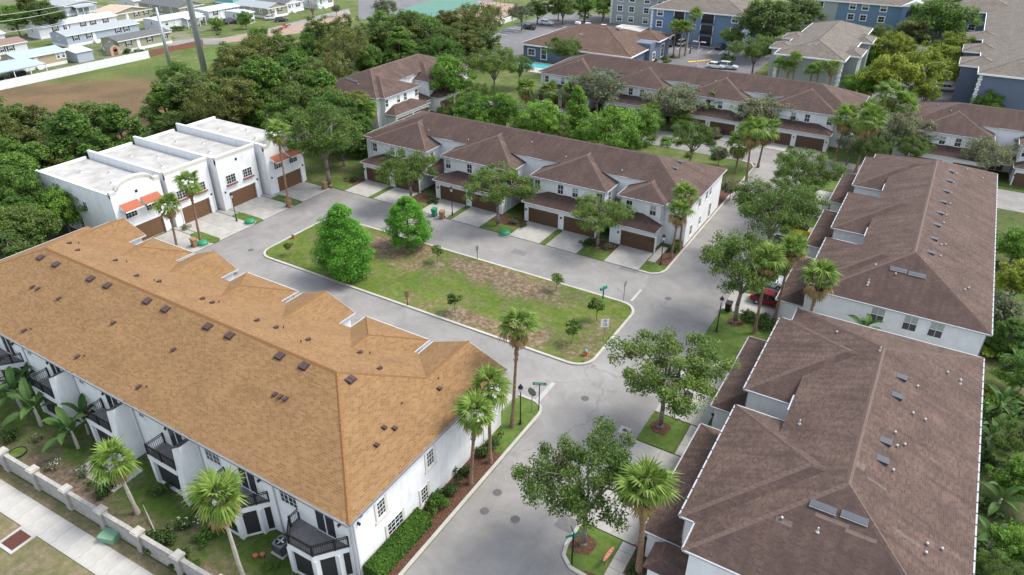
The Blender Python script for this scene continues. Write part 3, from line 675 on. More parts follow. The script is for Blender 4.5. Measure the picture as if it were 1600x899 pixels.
        cap(gar_cp, (ga, VG, 3), (ga+kx, VF+o_, zt), .1, .035); cap(gar_cp, (gb, VG, 3), (gb-kx, VF+o_, zt), .1, .035)
        gutter(gt, (ga, VG, 3), (gb, VG, 3), (0, -1, 0)); gutter(gt, (ga, VG, 3), (ga, VF+o_, 3), (-1, 0, 0)); gutter(gt, (gb, VG, 3), (gb, VF+o_, 3), (1, 0, 0))
        walls.box(ga+.3, gb-.3, VG+.35, VF+o_+.05, 0, 2.98)
        for g in gs:
            garage_door(t, g, VG+.35, .03, FY)
        gl = sorted(gs)
        for x in [gl[0]-2.75, gl[-1]+2.75]+([(gl[0]+gl[1])/2] if len(gl) > 1 else []): wall_lamp(t, max(ga+.42, min(gb-.42, x)), VG+.33, 1.75, FY)
        nw = 4 if b_-a > 10 else 2
        for k in range(nw):
            window(t, a+(b_-a)*(k+.5)/nw+(.35 if k % 2 else -.35)*(nw > 2), VF+o_, 4.05, FY, .95, 1.45, blind=(k+wi) % 3 == 1)
        if wi < len(wings)-1:
            c0, c1 = b_-o_, wings[wi+1][0]+o_
            if side_win: window(t, b_-o_, (VF+VR)/2, 4.05, FX, .8, 1.3)
            gutter(gt, (b_+.15, VR-.02, zR), (wings[wi+1][0]-.15, VR-.02, zR), (0, -1, 0))
            # entry porch roof between the garages
            gar_rf.slope([(c0-.05, VF-.6, 2.75), (c1+.05, VF-.6, 2.75), (c1+.05, VR+.4, 3.6), (c0-.05, VR+.4, 3.6)])
            gutter(gt, (c0, VF-.6, 2.75), (c1, VF-.6, 2.75), (0, -1, 0))
            if c1-c0 > 1.6:
                for sx in (-1, 1):
                    d_ = MB().box(-.45, .45, -.04, .02, 0, 2.1).box(-.32, -.05, -.055, -.04, 1.1, 1.9).box(.05, .32, -.055, -.04, 1.1, 1.9).build('front_door', K['garage'], t, ((c0+c1)/2+sx*.55, VR+.34, .1))
    # vertical corner boards / downspouts
    for u in (u0+o_+.1, u1-o_-.1):
        gt.box(u-.05, u+.05, DP-o_, DP-o_+.09, 0, ZE-.1)
    for a, b_, _ in wings: gt.box(a+o_+.05, a+o_+.15, VF+o_-.09, VF+o_, 3.6, ZE-.1); gt.box(b_-o_-.15, b_-o_-.05, VF+o_-.09, VF+o_, 3.6, ZE-.1)
    for (u, v, z, fc, w, h) in win_end: window(t, u, v, z, fc, w, h, blind=(int(v*3) % 2 == 0))
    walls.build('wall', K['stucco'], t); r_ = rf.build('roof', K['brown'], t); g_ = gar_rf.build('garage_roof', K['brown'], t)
    cp.build('ridge_cap', K['brown_cap'], r_); gar_cp.build('ridge_cap', K['brown_cap'], g_)
    gt.build('gutter', K['gutter'], t); stp.build('gutter_strap', K['shadow_metal'], t)
    def put(me, nm, px, py, yaw=0):
        x, y, z = roof_hit(zworld, px, py); dx, dy = x-loc[0], y-loc[1]; u, v = dx*c+dy*s, -dx*s+dy*c
        e = slope_rot(zloc, u, v) if me in (V_slant, V_wide) else (0, 0, u*3)
        return piece(nm, me, t, (u, v, zloc(u, v)+.01), rot=e, sc=.55 if me is V_pipe else (1.0 if me is V_slant else 1.0))
    return t, put
# right-hand near block (front faces -x): world y = -u
t, put = block('townhouse_block', 'brown-roofed white townhouse block nearest the camera at lower right', (1.65, 0), -math.pi/2, -64.5, -31.2,
    [(-62.0, -49.3, [-58.9, -52.5]), (-46.9, -33.7, [-43.6, -36.9])], side_win=False)
for (u0_, u1_, v0_, v1_) in ((-33.6, -31.2, -10.3, -7.4),):
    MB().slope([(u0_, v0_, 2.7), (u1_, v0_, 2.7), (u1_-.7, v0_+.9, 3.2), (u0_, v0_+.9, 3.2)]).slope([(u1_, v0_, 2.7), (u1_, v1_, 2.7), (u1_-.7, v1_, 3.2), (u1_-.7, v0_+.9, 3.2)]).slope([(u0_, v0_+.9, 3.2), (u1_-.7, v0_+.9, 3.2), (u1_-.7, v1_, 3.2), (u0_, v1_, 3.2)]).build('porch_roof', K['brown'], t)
    MB().box(u0_+.1, u1_-.3, v0_+.3, v1_, 0, 2.68).build('porch_wall', K['stucco'], t)
for q in ((1407, 590), (1400, 619), (1382, 690), (1377, 719)): put(V_slant, 'slant_vent', *q)
for q in ((1286, 793), (1335, 810)): put(V_wide, 'wide_vent', *q)
for q in ((1480, 584), (1500, 596), (1433, 606), (1426, 648), (1445, 658), (1401, 699), (1413, 697), (1395, 737), (1448, 852), (1446, 866), (1471, 860), (1221, 812), (1307, 521), (1398, 678)): put(V_pipe, 'vent_pipe', *q)
for q in ((1277, 832), (1249, 663), (1500, 600), (1375, 549)): put(V_stub, 'vent_stub', *q)
K['repair'] = mat_shingle('newer_shingle', (.15, .112, .096), (.10, .073, .063), (.17, .135, .118), .2, 0, .3, .14)
for q, w_, h_ in (((1300, 814), 1.0, .14), ((1345, 838), .9, .14), ((1225, 816), .5, .2), ((1370, 756), .12, .7), ((1419, 842), .16, .8), ((1345, 728), .35, .3)):
    pm_ = MB().add([(-w_, -h_, 0), (w_, -h_, 0), (w_, h_, 0), (-w_, h_, 0)], [(0, 1, 2, 3)], 0, [[(0, 0), (2*w_, 0), (2*w_, 2*h_), (0, 2*h_)]]).mesh('repair_patch', K['repair'])
    o_p = put(V_wide, 'repair_patch', *q); o_p.data = pm_
# right-hand far block
t, put = block('townhouse_block', 'brown-roofed white townhouse block behind the nearest one on the right', (2.2, 0), -math.pi/2, -116.0, -69.0,
    [(-113.8, -101.0, [-110.2, -104.2]), (-98.0, -85.4, [-95.0, -88.6]), (-82.4, -70.3, [-79.3, -72.9])],
    win_end=[(-69.38, v, 4.0, FX, 1.3, 1.7) for v in (-1.6, 1.35, 3.6)], side_win=False)
for q in ((1485, 268), (1482, 283), (1477, 299), (1473, 316), (1468, 333), (1463, 352), (1458, 373), (1453, 395)): put(V_slant, 'slant_vent', *q)
for q in ((1404, 422), (1433, 430)): put(V_wide, 'wide_vent', *q)
for q in ((1494, 273), (1490, 287), (1486, 303), (1484, 320), (1478, 338), (1474, 350), (1470, 384), (1477, 384), (1469, 402), (1535, 280), (1511, 267), (1507, 455), (1513, 452), (1399, 430), (1368, 416)): put(V_pipe, 'vent_pipe', *q)
for q in ((1357, 442), (1355, 446)): put(V_stub, 'vent_stub', *q)
# middle block behind the island
t, put = block('townhouse_block', 'long brown-roofed white townhouse block behind the grass island', (0, 90.2), 0, -78.2, -23.2,
    [(-76.2, -64.6, [-72.8, -67.0]), (-61.9, -49.2, [-58.2, -52.5]), (-46.3, -34.4, [-42.8, -37.2]), (-32.9, -26.2, [-28.7])],
    win_end=[(-23.58, v, z, FX, .85, h) for v, z, h in ((-2.6, 4.0, 1.5), (.4, 4.0, 1.4), (2.0, 4.0, 1.4), (-5.2, .9, 1.5), (-1.4, .9, 1.3), (3.0, .3, 2.2))])
for q in ((1054, 263), (1062, 253)): put(V_slant, 'slant_vent', *q)
for q in ((1057, 247), (1065, 283), (972, 268), (884, 247), (732, 220), (670, 205), (831, 224), (631, 189)): put(V_pipe, 'vent_pipe', *q)
# upper left block, front faces +x
t, put = block('townhouse_block', 'brown-roofed white townhouse at the edge of the wood, upper left of the long block', (-98.1, 0), math.pi/2, 99.6, 131.0,
    [(100.6, 111.8, [103.8, 108.9]), (114.6, 126, [117.6, 123])], win_end=[])
for q in ((555, 127), (546, 124)): put(V_wide, 'wide_vent', *q)
put(V_pipe, 'vent_pipe', 560, 133)
# far block across the upper road
t, put = block('townhouse_block', 'far brown-roofed white townhouse block across the upper street', (0, 142.2), 0, -74.6, -11.2,
    [(-73.4, -60.9, [-70.4, -64.8]), (-58.0, -45.6, [-54.6, -48.9]), (-42.2, -29.8, [-38.8, -33.2]), (-26.4, -14.0, [-23.0, -17.4])])
for q in ((903, 97), (1002, 112), (1118, 128), (1320, 137), (1326, 131)): put(V_pipe, 'vent_pipe', *q)
# right edge block on the upper street
t, put = block('townhouse_block', 'brown-roofed white townhouse at the right edge beyond the upper street', (0, 141.2), 0, -4.6, 42,
    [(-2.2, 9.6, [1.0, 7.3]), (13.0, 25, [16, 22]), (28, 40, [31, 37])])
for q in ((1465, 165), (1486, 175)): put(V_pipe, 'vent_pipe', *q)
# ------------------------------------------------------------------ tan-roofed block in the foreground
TX0, TX1, TY0, TY1, TZ, TP = -83.0, -25.45, 21.5, 38.9, 6.3, .38
TRY = (TY0+TY1)/2; TD = (TY1-TY0)/2; TZR = TZ+TP*TD
T_W = [(-33.2, -25.45, 'g'), (-41.2, -33.7, 'h'), (-49.6, -42.6, 'g'), (-57.8, -50.3, 'h'), (-66.0, -59.2, 'g'), (-73.6, -66.5, 'h'), (-82.0, -75.0, 'g')]
TYF = 41.1
def zT(x, y):
    h = -1
    if TX0 <= x <= TX1 and TY0 <= y <= TY1: h = TZ+TP*min(x-TX0, TX1-x, y-TY0, TY1-y)
    for a, b_, k in T_W:
        if a <= x <= b_ and y <= TYF: 
            w = min(x-a, b_-x); w = w if k == 'g' else min(w, TYF-y)
            if y > TRY: h = max(h, TZ+TP*w)
    return h
t = thing('townhouse_block', 'white townhouse block with a big tan shingle roof in the left foreground', 'townhouse', (0, 0, 0))
rf, cp, gt, walls, gk = MB(), Caps(), Gutters(), MB(), MB()
r0, r1 = (TX0+TD, TRY, TZR), (TX1-TD, TRY, TZR)
rf.slope([(TX0, TY0, TZ), (TX1, TY0, TZ), r1, r0]); rf.slope([(TX0, TY1, TZ), (TX1, TY1, TZ), r1, r0])
rf.slope([(TX0, TY0, TZ), r0, (TX0, TY1, TZ)]); rf.slope([(TX1, TY0, TZ), r1, (TX1, TY1, TZ)])
for p, q in (((TX0, TY0, TZ), r0), ((TX1, TY0, TZ), r1), ((TX0, TY1, TZ), r0), (r0, r1)): cap(cp, p, q, .2, .06)
for a, b_, k in T_W:
    h = (b_-a)/2; m = (a+b_)/2; za = TZ+TP*h; yb = TRY+(TZR-za)/TP-.3
    if k == 'g':
        ap, bk = (m, TYF, za), (m, yb, za)
        rf.slope([(a, TYF, TZ), ap, bk, (a, TY1-2.5, TZ)])
        if b_ == TX1: bk = (m, TY1-h, za); rf.slope([(b_, TYF, TZ), ap, bk, (b_, TY1, TZ)]); cap(cp, bk, r1, .2, .06)
        else: rf.slope([(b_, TYF, TZ), ap, bk, (b_, TY1-2.5, TZ)])
        gk.add([(a+.3, TYF-.35, TZ), (b_-.3, TYF-.35, TZ), (m, TYF-.35, za-.12)], [(0, 2, 1)])
        gk.obox(((a+m)/2, TYF-.02, (TZ+za)/2-.1), ((m-a)/2, 0, (za-TZ)/2), (0, .03, 0), (0, 0, .1), 1); gk.obox(((b_+m)/2, TYF-.02, (TZ+za)/2-.1), ((m-b_)/2, 0, (za-TZ)/2), (0, .03, 0), (0, 0, .1), 1)
        cap(cp, ap, bk, .16, .05)
    else:
        ap, bk = (m, TYF-h, za), (m, yb, za)
        rf.slope([(a, TYF, TZ), (b_, TYF, TZ), ap])
        rf.slope([(a, TYF, TZ), ap, bk, (a, TY1-2.5, TZ)]); rf.slope([(b_, TYF, TZ), ap, bk, (b_, TY1-2.5, TZ)])
        cap(cp, (a, TYF, TZ), ap, .16, .05); cap(cp, (b_, TYF, TZ), ap, .16, .05); cap(cp, ap, bk, .16, .05)
        gutter(gt, (a, TYF, TZ), (b_, TYF, TZ), (0, 1, 0))
    gt.obox((a-.05, (TY1-1.2+TYF)/2, TZ-.06), (0, (TYF-TY1+1.2)/2, 0), (.05, 0, 0), (0, 0, .06))
    if b_ < TX1-.1: gt.obox((b_+.05, (TY1-1.2+TYF)/2, TZ-.06), (0, (TYF-TY1+1.2)/2, 0), (.05, 0, 0), (0, 0, .06))
    walls.box(a+.35, b_-.35, TY1-1.0, TYF-.4, 0, TZ-.03)
    garage_door(t, m, TYF-.4, .06, BY)
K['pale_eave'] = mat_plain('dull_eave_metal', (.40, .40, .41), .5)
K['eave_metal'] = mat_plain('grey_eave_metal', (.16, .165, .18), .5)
TWY = 22.05; TWX = -25.85
walls.box(TX0+.4, TWX, TWY, TY1-.4, 0, TZ-.02)
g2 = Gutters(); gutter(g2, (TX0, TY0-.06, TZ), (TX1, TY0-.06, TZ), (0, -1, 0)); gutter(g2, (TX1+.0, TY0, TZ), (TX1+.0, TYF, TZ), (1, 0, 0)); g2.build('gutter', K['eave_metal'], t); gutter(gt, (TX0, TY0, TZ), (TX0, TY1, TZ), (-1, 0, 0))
if 0: dk = MB(); dk.obox(((TX0+TX1)/2, TY0-.16, TZ-.12), ((TX1-TX0)/2, 0, 0), (0, .012, 0), (0, 0, .05)); dk.obox((TX1+.16, (TY0+TYF)/2, TZ-.12), (0, (TYF-TY0)/2, 0), (.012, 0, 0), (0, 0, .05)); dk.build('gutter_face', K['shadow_metal'], t)
for x in (-26.0, -33.35, -41.5, -49.7, -58.2, -66.3, -74.4): gt.box(x-.05, x+.05, TWY-.1, TWY, .1, TZ-.1)
gt.box(TWX, TWX+.1, TWY+.05, TWY+.15, .1, TZ-.1)
walls.build('wall', K['stucco'], t); r_ = rf.build('roof', K['tan'], t); cp.build('ridge_cap', K['tan_cap'], r_); gt.build('gutter', K['pale_eave'], t); gk.build('gable', [K['stucco'], K['trim']], t)
def rail(mb, pts, z, h=1.0, closed=False):
    for i in range(len(pts)-1):
        a, b_ = Vector((*pts[i], z)), Vector((*pts[i+1], z)); d = b_-a; L_ = d.length; d /= L_; n = Vector((-d.y, d.x, 0))
        for zz in (h, h-.16, .1): mb.obox((a+b_)/2+Vector((0, 0, zz)), d*L_/2, n*.025, (0, 0, .025))
        k = max(2, int(L_/.14))
        for j in range(1, k): mb.obox(a+d*(L_*j/k)+Vector((0, 0, h/2)), d*.012, n*.012, (0, 0, h/2-.08))
    for p in pts: mb.obox((p[0], p[1], z+h/2), (.06, 0, 0), (0, .06, 0), (0, 0, h/2+.04))
def slider(par, x, y, z, face, w=1.9, h=2.3):
    fr = MB().box(-w/2, w/2, -.05, .02, h-.07, h).box(-w/2, -w/2+.07, -.05, .02, 0, h-.07).box(w/2-.07, w/2, -.05, .02, 0, h-.07).box(-.04, .04, -.06, .02, 0, h-.07).box(-w/2+.07, w/2-.07, -.05, .02, 0, .05)
    o = fr.build('sliding_door', K['trim'], par, (x, y, z), face); MB().box(-w/2+.07, w/2-.07, -.02, .02, .05, h-.07).build('pane', K['glass'], o); return o
def bay_balcony(xc):
    """half-hexagon balcony on a screened bay, centred on xc"""
    pts = [(xc+2.35, TWY-.01), (xc+1.55, TWY-1.55), (xc-.2, TWY-2.1), (xc-2.0, TWY-1.55), (xc-2.6, TWY-.01)]
    pts = [(xc+2.35, TWY), (xc+1.75, TWY-.75), (xc+.75, TWY-2.0), (xc-1.55, TWY-2.05), (xc-2.55, TWY-.9), (xc-2.55, TWY)]
    b_ = MB().prism(pts[::-1], 2.55, 3.0).build('balcony', K['stucco'], t)
    inn = [(xc+(p[0]-xc)*.98, TWY+(p[1]-TWY)*.97) for p in pts]
    MB().prism(inn[::-1], 3.0, 3.03).build('balcony_floor', K['patch'], b_)
    mb = MB(); rail(mb, [(xc+(p[0]-xc)*.96, TWY+(p[1]-TWY)*.95) for p in pts], 3.03); mb.build('railing', K['black'], b_)
    col = MB(); scr = MB(); ws = pts
    for p in pts[1:5]: col.box(p[0]-.2, p[0]+.2, p[1]-.02, p[1]+.38, 0, 2.55) if p[1] > TWY-1.2 else col.box(p[0]-.2, p[0]+.2, p[1]+.02, p[1]+.42, 0, 2.55)
    sc = [(xc+(p[0]-xc)*.93, TWY+(p[1]-TWY)*.9) for p in pts]
    for i in range(len(sc)-1): scr.add([(*sc[i], .15), (*sc[i+1], .15), (*sc[i+1], 2.5), (*sc[i], 2.5)], [(0, 1, 2, 3)])
    col.prism([(xc+(p[0]-xc)*.97, TWY+(p[1]-TWY)*.96) for p in pts][::-1], 0, .15)
    col.build('bay_column', K['stucco'], b_); scr.build('insect_screen', K['screen'], b_)
    slider(t, xc+.3, TWY, 3.03, FY); wall_lamp(t, xc+1.75, TWY, 4.9, FY)
def fin_balcony(xf):
    """plain balcony with a tall battered side wall at x = xf"""
    x0, x1 = xf-4.6, xf-1.05; y0 = TWY-1.65
    b_ = MB().box(x0, x1, y0, TWY, 2.5, 3.0).build('balcony', K['stucco'], t); MB().box(x0+.06, x1, y0+.06, TWY, 3.0, 3.03).build('balcony_floor', K['patch'], b_)
    mb = MB(); rail(mb, [(x0+.08, TWY-.06), (x0+.08, y0+.08), ((x0+x1)/2, y0+.08), (x1-.06, y0+.08)], 3.03); mb.build('railing', K['black'], b_)
    f = MB(); f.add([(x1, y0-.1, 0), (xf, y0-.35, 0), (xf, TWY, 0), (x1, TWY, 0), (x1, y0+.25, 5.1), (xf-.25, y0+.45, 5.55), (xf-.25, TWY, 5.55), (x1, TWY, 5.1)], [(0, 1, 5, 4), (1, 2, 6, 5), (3, 0, 4, 7), (4, 5, 6, 7)])
    f.build('fin_wall', K['stucco'], t); MB().add([(x1-.04, y0+.2, 5.12), (xf-.2, y0+.4, 5.57), (xf-.2, TWY, 5.57), (x1-.04, TWY, 5.12), (x1-.04, y0+.2, 5.18), (xf-.2, y0+.4, 5.63), (xf-.2, TWY, 5.63), (x1-.04, TWY, 5.18)], [(4, 5, 6, 7), (0, 1, 5, 4), (1, 2, 6, 5), (3, 0, 4, 7)]).build('fin_cap', K['shadow_metal'], t)
    c = MB().box(x0, x0+.42, y0+.04, y0+.44, 0, 2.5).box(x0, x1, y0+.08, TWY, 0, .12); c.build('lanai_column', K['stucco'], b_)
    MB().box(x0+.42, x1, y0+.3, y0+.34, .12, 2.5).build('insect_screen', K['screen'], b_)
    slider(t, (x0+x1)/2+.2, TWY, 3.03, FY); wall_lamp(t, x0+1.0, TWY, 4.95, FY)
bay_balcony(-28.7); bay_balcony(-36.5)
fin_balcony(-41.75); fin_balcony(-50.05); fin_balcony(-58.4); bay_balcony(-69.6); bay_balcony(-77)
window(t, -31.9, TWY, 3.95, FY, 1.75, 1.35, 4, 3); window(t, -31.9, TWY, .7, FY, 1.2, 1.3, 3, 3); window(t, -40.0, TWY, 3.95, FY, 1.75, 1.35, 4, 3)
for x in (-48.6, -57.0, -65.2, -73.3): window(t, x, TWY, 4.6, FY, .75, .75, 2, 2)
for y, z, w, h, c_ in ((24.9, 3.7, .9, 1.55, 3), (30.6, 3.7, .9, 1.55, 3), (36.2, 3.7, .9, 1.55, 3), (26.1, .75, 1.75, 1.6, 4), (29.6, .75, .9, 1.55, 3)): window(t, TWX, y, z, FX, w, h, c_, 4, 'cream')
wall_lamp(t, TWX, 22.6, 5.1, FX); MB().box(-.14, .14, -.12, .02, -.08, .1).build('flood_lamp', K['shadow_metal'], t, (TWX, 22.9, 5.6), FX)
def putT(me, nm, px, py):
    x, y, z = roof_hit(zT, px, py); piece(nm, me, t, (x, y, zT(x, y)+.01), rot=slope_rot(zT, x, y))
for q in ((64, 403), (88, 414), (142, 436), (168, 447), (230, 471), (259, 484), (325, 511), (359, 525), (437, 557), (475, 573), (548, 594)): putT(V_rib, 'ridge_vent_box', *q)
for q in ((52, 449), (60, 452), (93, 467), (178, 505), (272, 547), (39, 517), (122, 558), (218, 605), (430, 617), (439, 621), (447, 624), (588, 696), (600, 669), (616, 670), (686, 608), (108, 381), (121, 392), (180, 408), (213, 432), (248, 441), (316, 468), (331, 474), (401, 502), (431, 513), (481, 532), (562, 552), (593, 577)): putT(V_brown, 'brown_cap_vent', *q)
for q in ((49, 515), (133, 557), (230, 605), (123, 381), (198, 410), (241, 439), (342, 473), (443, 513), (470, 535), (578, 553), (628, 631), (685, 592)): putT(V_dot, 'vent_stub', *q)

# ------------------------------------------------------------------ four white flat-roofed units
def flat_unit(lab, xf, y0, y1, arch, xb=-103.6):
    t = thing('flat_roof_house', lab, 'townhouse', (0, 0, 0), group='white flat-roofed houses')
    Z, PZ = 6.95, 8.05; w = MB(); w.box(xb, xf, y0, y1, 0, Z)
    w.box(xb, xf-.35, y0, y0+.3, Z, PZ-.13 if y0 > 46 else Z+.45) ; w.box(xb, xb+.3, y0+.3, y1, Z, Z+.28)
    n = 18; pf = [(y0, PZ), (y0, PZ)]; ym = (y0+y1)/2; hw = (y1-y0)/2
    if arch:
        pf = [(y0, 7.75), (y0+.9, 7.75)]+[(ym-(hw-.9)*math.cos(math.pi*i/n), 7.85+1.05*math.sin(math.pi*i/n)) for i in range(n+1)]+[(y1-.9, 7.75), (y1, 7.75)]
    else: pf = [(y0, PZ), (y1, PZ)]
    m = len(pf)
    for xx, th, off, dst in ((xf, .35, 0, w),):
        v = [(xf, p[0], Z) for p in pf]+[(xf, p[0], p[1]) for p in pf]+[(xf-.35, p[0], Z) for p in pf]+[(xf-.35, p[0], p[1]) for p in pf]
        fs = []
        for i in range(m-1): fs += [(i, i+1, m+i+1, m+i), (2*m+i+1, 2*m+i, 3*m+i, 3*m+i+1), (m+i, m+i+1, 3*m+i+1, 3*m+i)]
        w.add(v, fs)
    w.build('wall', K['stucco'], t)
    cr = MB()
    for i in range(m-1):
        a, b_ = Vector((xf+.03, *pf[i])), Vector((xf+.03, *pf[i+1]))
        if (b_-a).length > .01:
            d = (b_-a)/2; nn = Vector((0, -d.z, d.y)).normalized()
            cr.obox((a+b_)/2-Vector((.22, 0, 0))+nn*.02, d*1.02, (.3, 0, 0), nn*.1); cr.obox((a+b_)/2-Vector((.1, 0, 0))-nn*.2, d*1.01, (.14, 0, 0), nn*.1)
    cr.build('cornice', K['cream'], t)
    zc_ = PZ-.13 if y0 > 46 else Z+.45; MB().box(xb, xf-.35, y0-.05, y0+.36, zc_, zc_+.12).box(xb+.0, xb+.34, y0+.36, y1, Z+.28, Z+.36).build('coping', K['trim'], t)
    MB().box(xb+.3, xf-.35, y0+.3, y1, Z, Z+.02).build('roof', K['flat_roof'], t)
    for k, (fx, fy) in enumerate(((.28, .5), (.72, .45), (.5, .75))):
        MB().lathe([(.3, 0), (.12, .08), (.1, .3), (.17, .34), (.15, .45)], 10).build('roof_vent', K['pipe'], t, (xb+(xf-xb)*fx, y0+(y1-y0)*fy, Z+.02))
    MB().box(-.5, .5, -.35, .35, 0, .1).build('roof_hatch', K['flat_roof'], t, (xf-2.0, y1-1.3, Z+.02))
    for yy in (ym-1.5, ym+1.5):
        window(t, xf, yy, 3.7, FX, 1.7, 1.35, 4, 3, 'plain' if arch else 'redsill')
        if arch:
            aw = MB(); ya, yb_ = yy-1.3, yy+1.3; nn = 12
            for i in range(nn):
                p = ya+(yb_-ya)*i/nn; q = ya+(yb_-ya)*(i+1)/nn; mm = (p+q)/2
                aw.add([(xf, p, 5.85), (xf+1.25, p, 5.2), (xf+1.25, mm, 5.27), (xf, mm, 5.92), (xf+1.25, q, 5.2), (xf, q, 5.85)], [(0, 1, 2, 3), (3, 2, 4, 5)])
            aw.add([(xf, ya, 5.85), (xf+1.25, ya, 5.2), (xf, ya, 5.2)], [(0, 2, 1)], 1); aw.box(xf+1.2, xf+1.27, ya, yb_, 5.02, 5.19, 1); aw.box(xf, xf+1.2, yb_, yb_+.04, 5.02, 5.19, 1)
            aw.build('awning', [K['tile'], K['trim']], t)
    MB().box(-.18, .18, -.03, .02, -.18, .18).build('gable_vent', K['shadow_metal'], t, (xf, ym, 6.9), FX)
    garage_door(t, xf, ym+.35, .08, FX, 5.0, 2.35, 'garage_l')
    for yy in (y0+.5, y1-.5): wall_lamp(t, xf, yy, 2.7, FX)
    MB().box(xf-.02, xf+.28, y1-1.1, y1-.6, 0, 2.6).build('pilaster', K['stucco'], t)
    if y0 < 46:
        window(t, -93.2, y0, 3.8, FY, .9, 1.4, 2, 3); window(t, -95.5, y0, .6, FY, 1.0, 1.9, 2, 3); window(t, -99, y0, 3.8, FY, .8, 1.2, 2, 3)
    return t
flat_unit('white flat-roofed house with an arched parapet and orange awnings next to the tan roof', -86.5, 44.3, 51.4, True)
flat_unit('white flat-roofed house with level parapet right of the nearest arched one', -86.1, 51.9, 58.7, False)
flat_unit('white flat-roofed house with red sills left of the far arched one', -84.9, 59.2, 66.1, False)
flat_unit('white flat-roofed house with arched parapet farthest back beside the big oak', -83.5, 66.7, 74.0, True)

# ------------------------------------------------------------------ clubhouse and apartments beyond
def hip(mb, cpb, x0, x1, y0, y1, ze, p):
    if x1-x0 >= y1-y0:
        d = (y1-y0)/2; m = (y0+y1)/2; a, b_ = (x0+d, m, ze+p*d), (x1-d, m, ze+p*d)
        mb.slope([(x0, y0, ze), (x1, y0, ze), b_, a]); mb.slope([(x0, y1, ze), (x1, y1, ze), b_, a]); mb.slope([(x0, y0, ze), a, (x0, y1, ze)]); mb.slope([(x1, y0, ze), b_, (x1, y1, ze)])
    else:
        d = (x1-x0)/2; m = (x0+x1)/2; a, b_ = (m, y0+d, ze+p*d), (m, y1-d, ze+p*d)
        mb.slope([(x0, y0, ze), (x0, y1, ze), b_, a]); mb.slope([(x1, y0, ze), (x1, y1, ze), b_, a]); mb.slope([(x0, y0, ze), a, (x1, y0, ze)]); mb.slope([(x0, y1, ze), b_, (x1, y1, ze)])
    for c_ in ((x0, y0), (x1, y0), (x0, y1), (x1, y1)):
        e = a if math.dist(c_, a[:2]) < math.dist(c_, b_[:2]) else b_; cap(cpb, (*c_, ze), e, .18, .05)
    cap(cpb, a, b_, .18, .05)
def fascia(mb, x0, x1, y0, y1, z):
    mb.box(x0-.05, x1+.05, y0-.08, y0+.05, z-.28, z+.02); mb.box(x0-.05, x1+.05, y1-.05, y1+.08, z-.28, z+.02); mb.box(x0-.08, x0+.05, y0+.05, y1-.05, z-.28, z+.02); mb.box(x1-.05, x1+.08, y0+.05, y1-.05, z-.28, z+.02)
K['blue'] = mat_plain('slate_blue_siding', (.125, .195, .29), .8); K['blue_d'] = mat_plain('dusty_blue_siding', (.10, .13, .185), .8); K['pale'] = mat_plain('pale_green_grey_siding', (.29, .32, .305), .8)
K['olive'] = mat_plain('olive_siding', (.26, .26, .18), .8); K['whitesd'] = mat_plain('white_siding', (.55, .56, .57), .7); K['bluegrey'] = mat_plain('blue_grey_siding', (.32, .365, .42), .7); K['beige'] = mat_plain('beige_siding', (.36, .29, .20), .8)
K['metal_roof'] = mat_noise('pale_metal_roof', [(.36, .41, .48), (.46, .51, .57)], .6, .4); K['blue_roof'] = mat_noise('light_blue_metal_roof', [(.27, .37, .49), (.33, .43, .54)], .6, .4); K['dk_roof'] = mat_noise('charcoal_roof', [(.085, .09, .095), (.12, .125, .13)], 2, .85); K['lt_roof'] = mat_noise('light_grey_roof', [(.24, .27, .285), (.31, .34, .355)], 2, .8); K['brn_roof'] = mat_noise('brown_roof', [(.17, .115, .09), (.23, .16, .13)], 2, .9); K['tan_roof'] = mat_noise('sand_roof', [(.38, .30, .22), (.43, .35, .27)], 2, .85); K['tealw'] = mat_plain('teal_siding', (.12, .42, .42), .7)
t = thing('clubhouse', 'blue single-storey clubhouse with wide russet hip roof beside the pool', 'clubhouse')
w = MB().box(-96.6, -66.8, 165.4, 190.8, 0, 4).box(-72, -65.6, 176, 190, 0, 5.2); w.build('wall', K['blue_d'], t)
rf, cp, fs = MB(), Caps(), MB(); hip(rf, cp, -97.4, -66.0, 164.6, 191.6, 4, .31); hip(rf, cp, -74, -64.8, 180, 191, 5.2, .3); fascia(fs, -97.4, -66, 164.6, 191.6, 4); fascia(fs, -74, -64.8, 180, 191, 5.2)
r_ = rf.build('roof', K['club_shingle'], t); cp.build('ridge_cap', K['club_shingle'], r_); fs.build('fascia', K['trim'], t)
for u in (-88, -85, -80.5, -76): MB().box(-.7, .7, -.4, .4, 0, .5).build('skylight', K['trim'], r_, (u, 179.5, 7.5))
for u in (-83.6, -83.0): piece('vent_pipe', V_pipe, r_, (u, 172, 6.2))
window(t, -94.2, 165.4, 1.2, FY, 2.0, 1.6, 2, 2, 'trim'); window(t, -90.5, 165.4, .6, FY, 1.6, 2.4, 1, 2, 'trim'); window(t, -65.6, 185, .5, FX, 2.2, 3.2, 2, 3, 'trim'); window(t, -65.6, 179, .8, FX, 1.6, 1.8, 2, 2, 'trim')
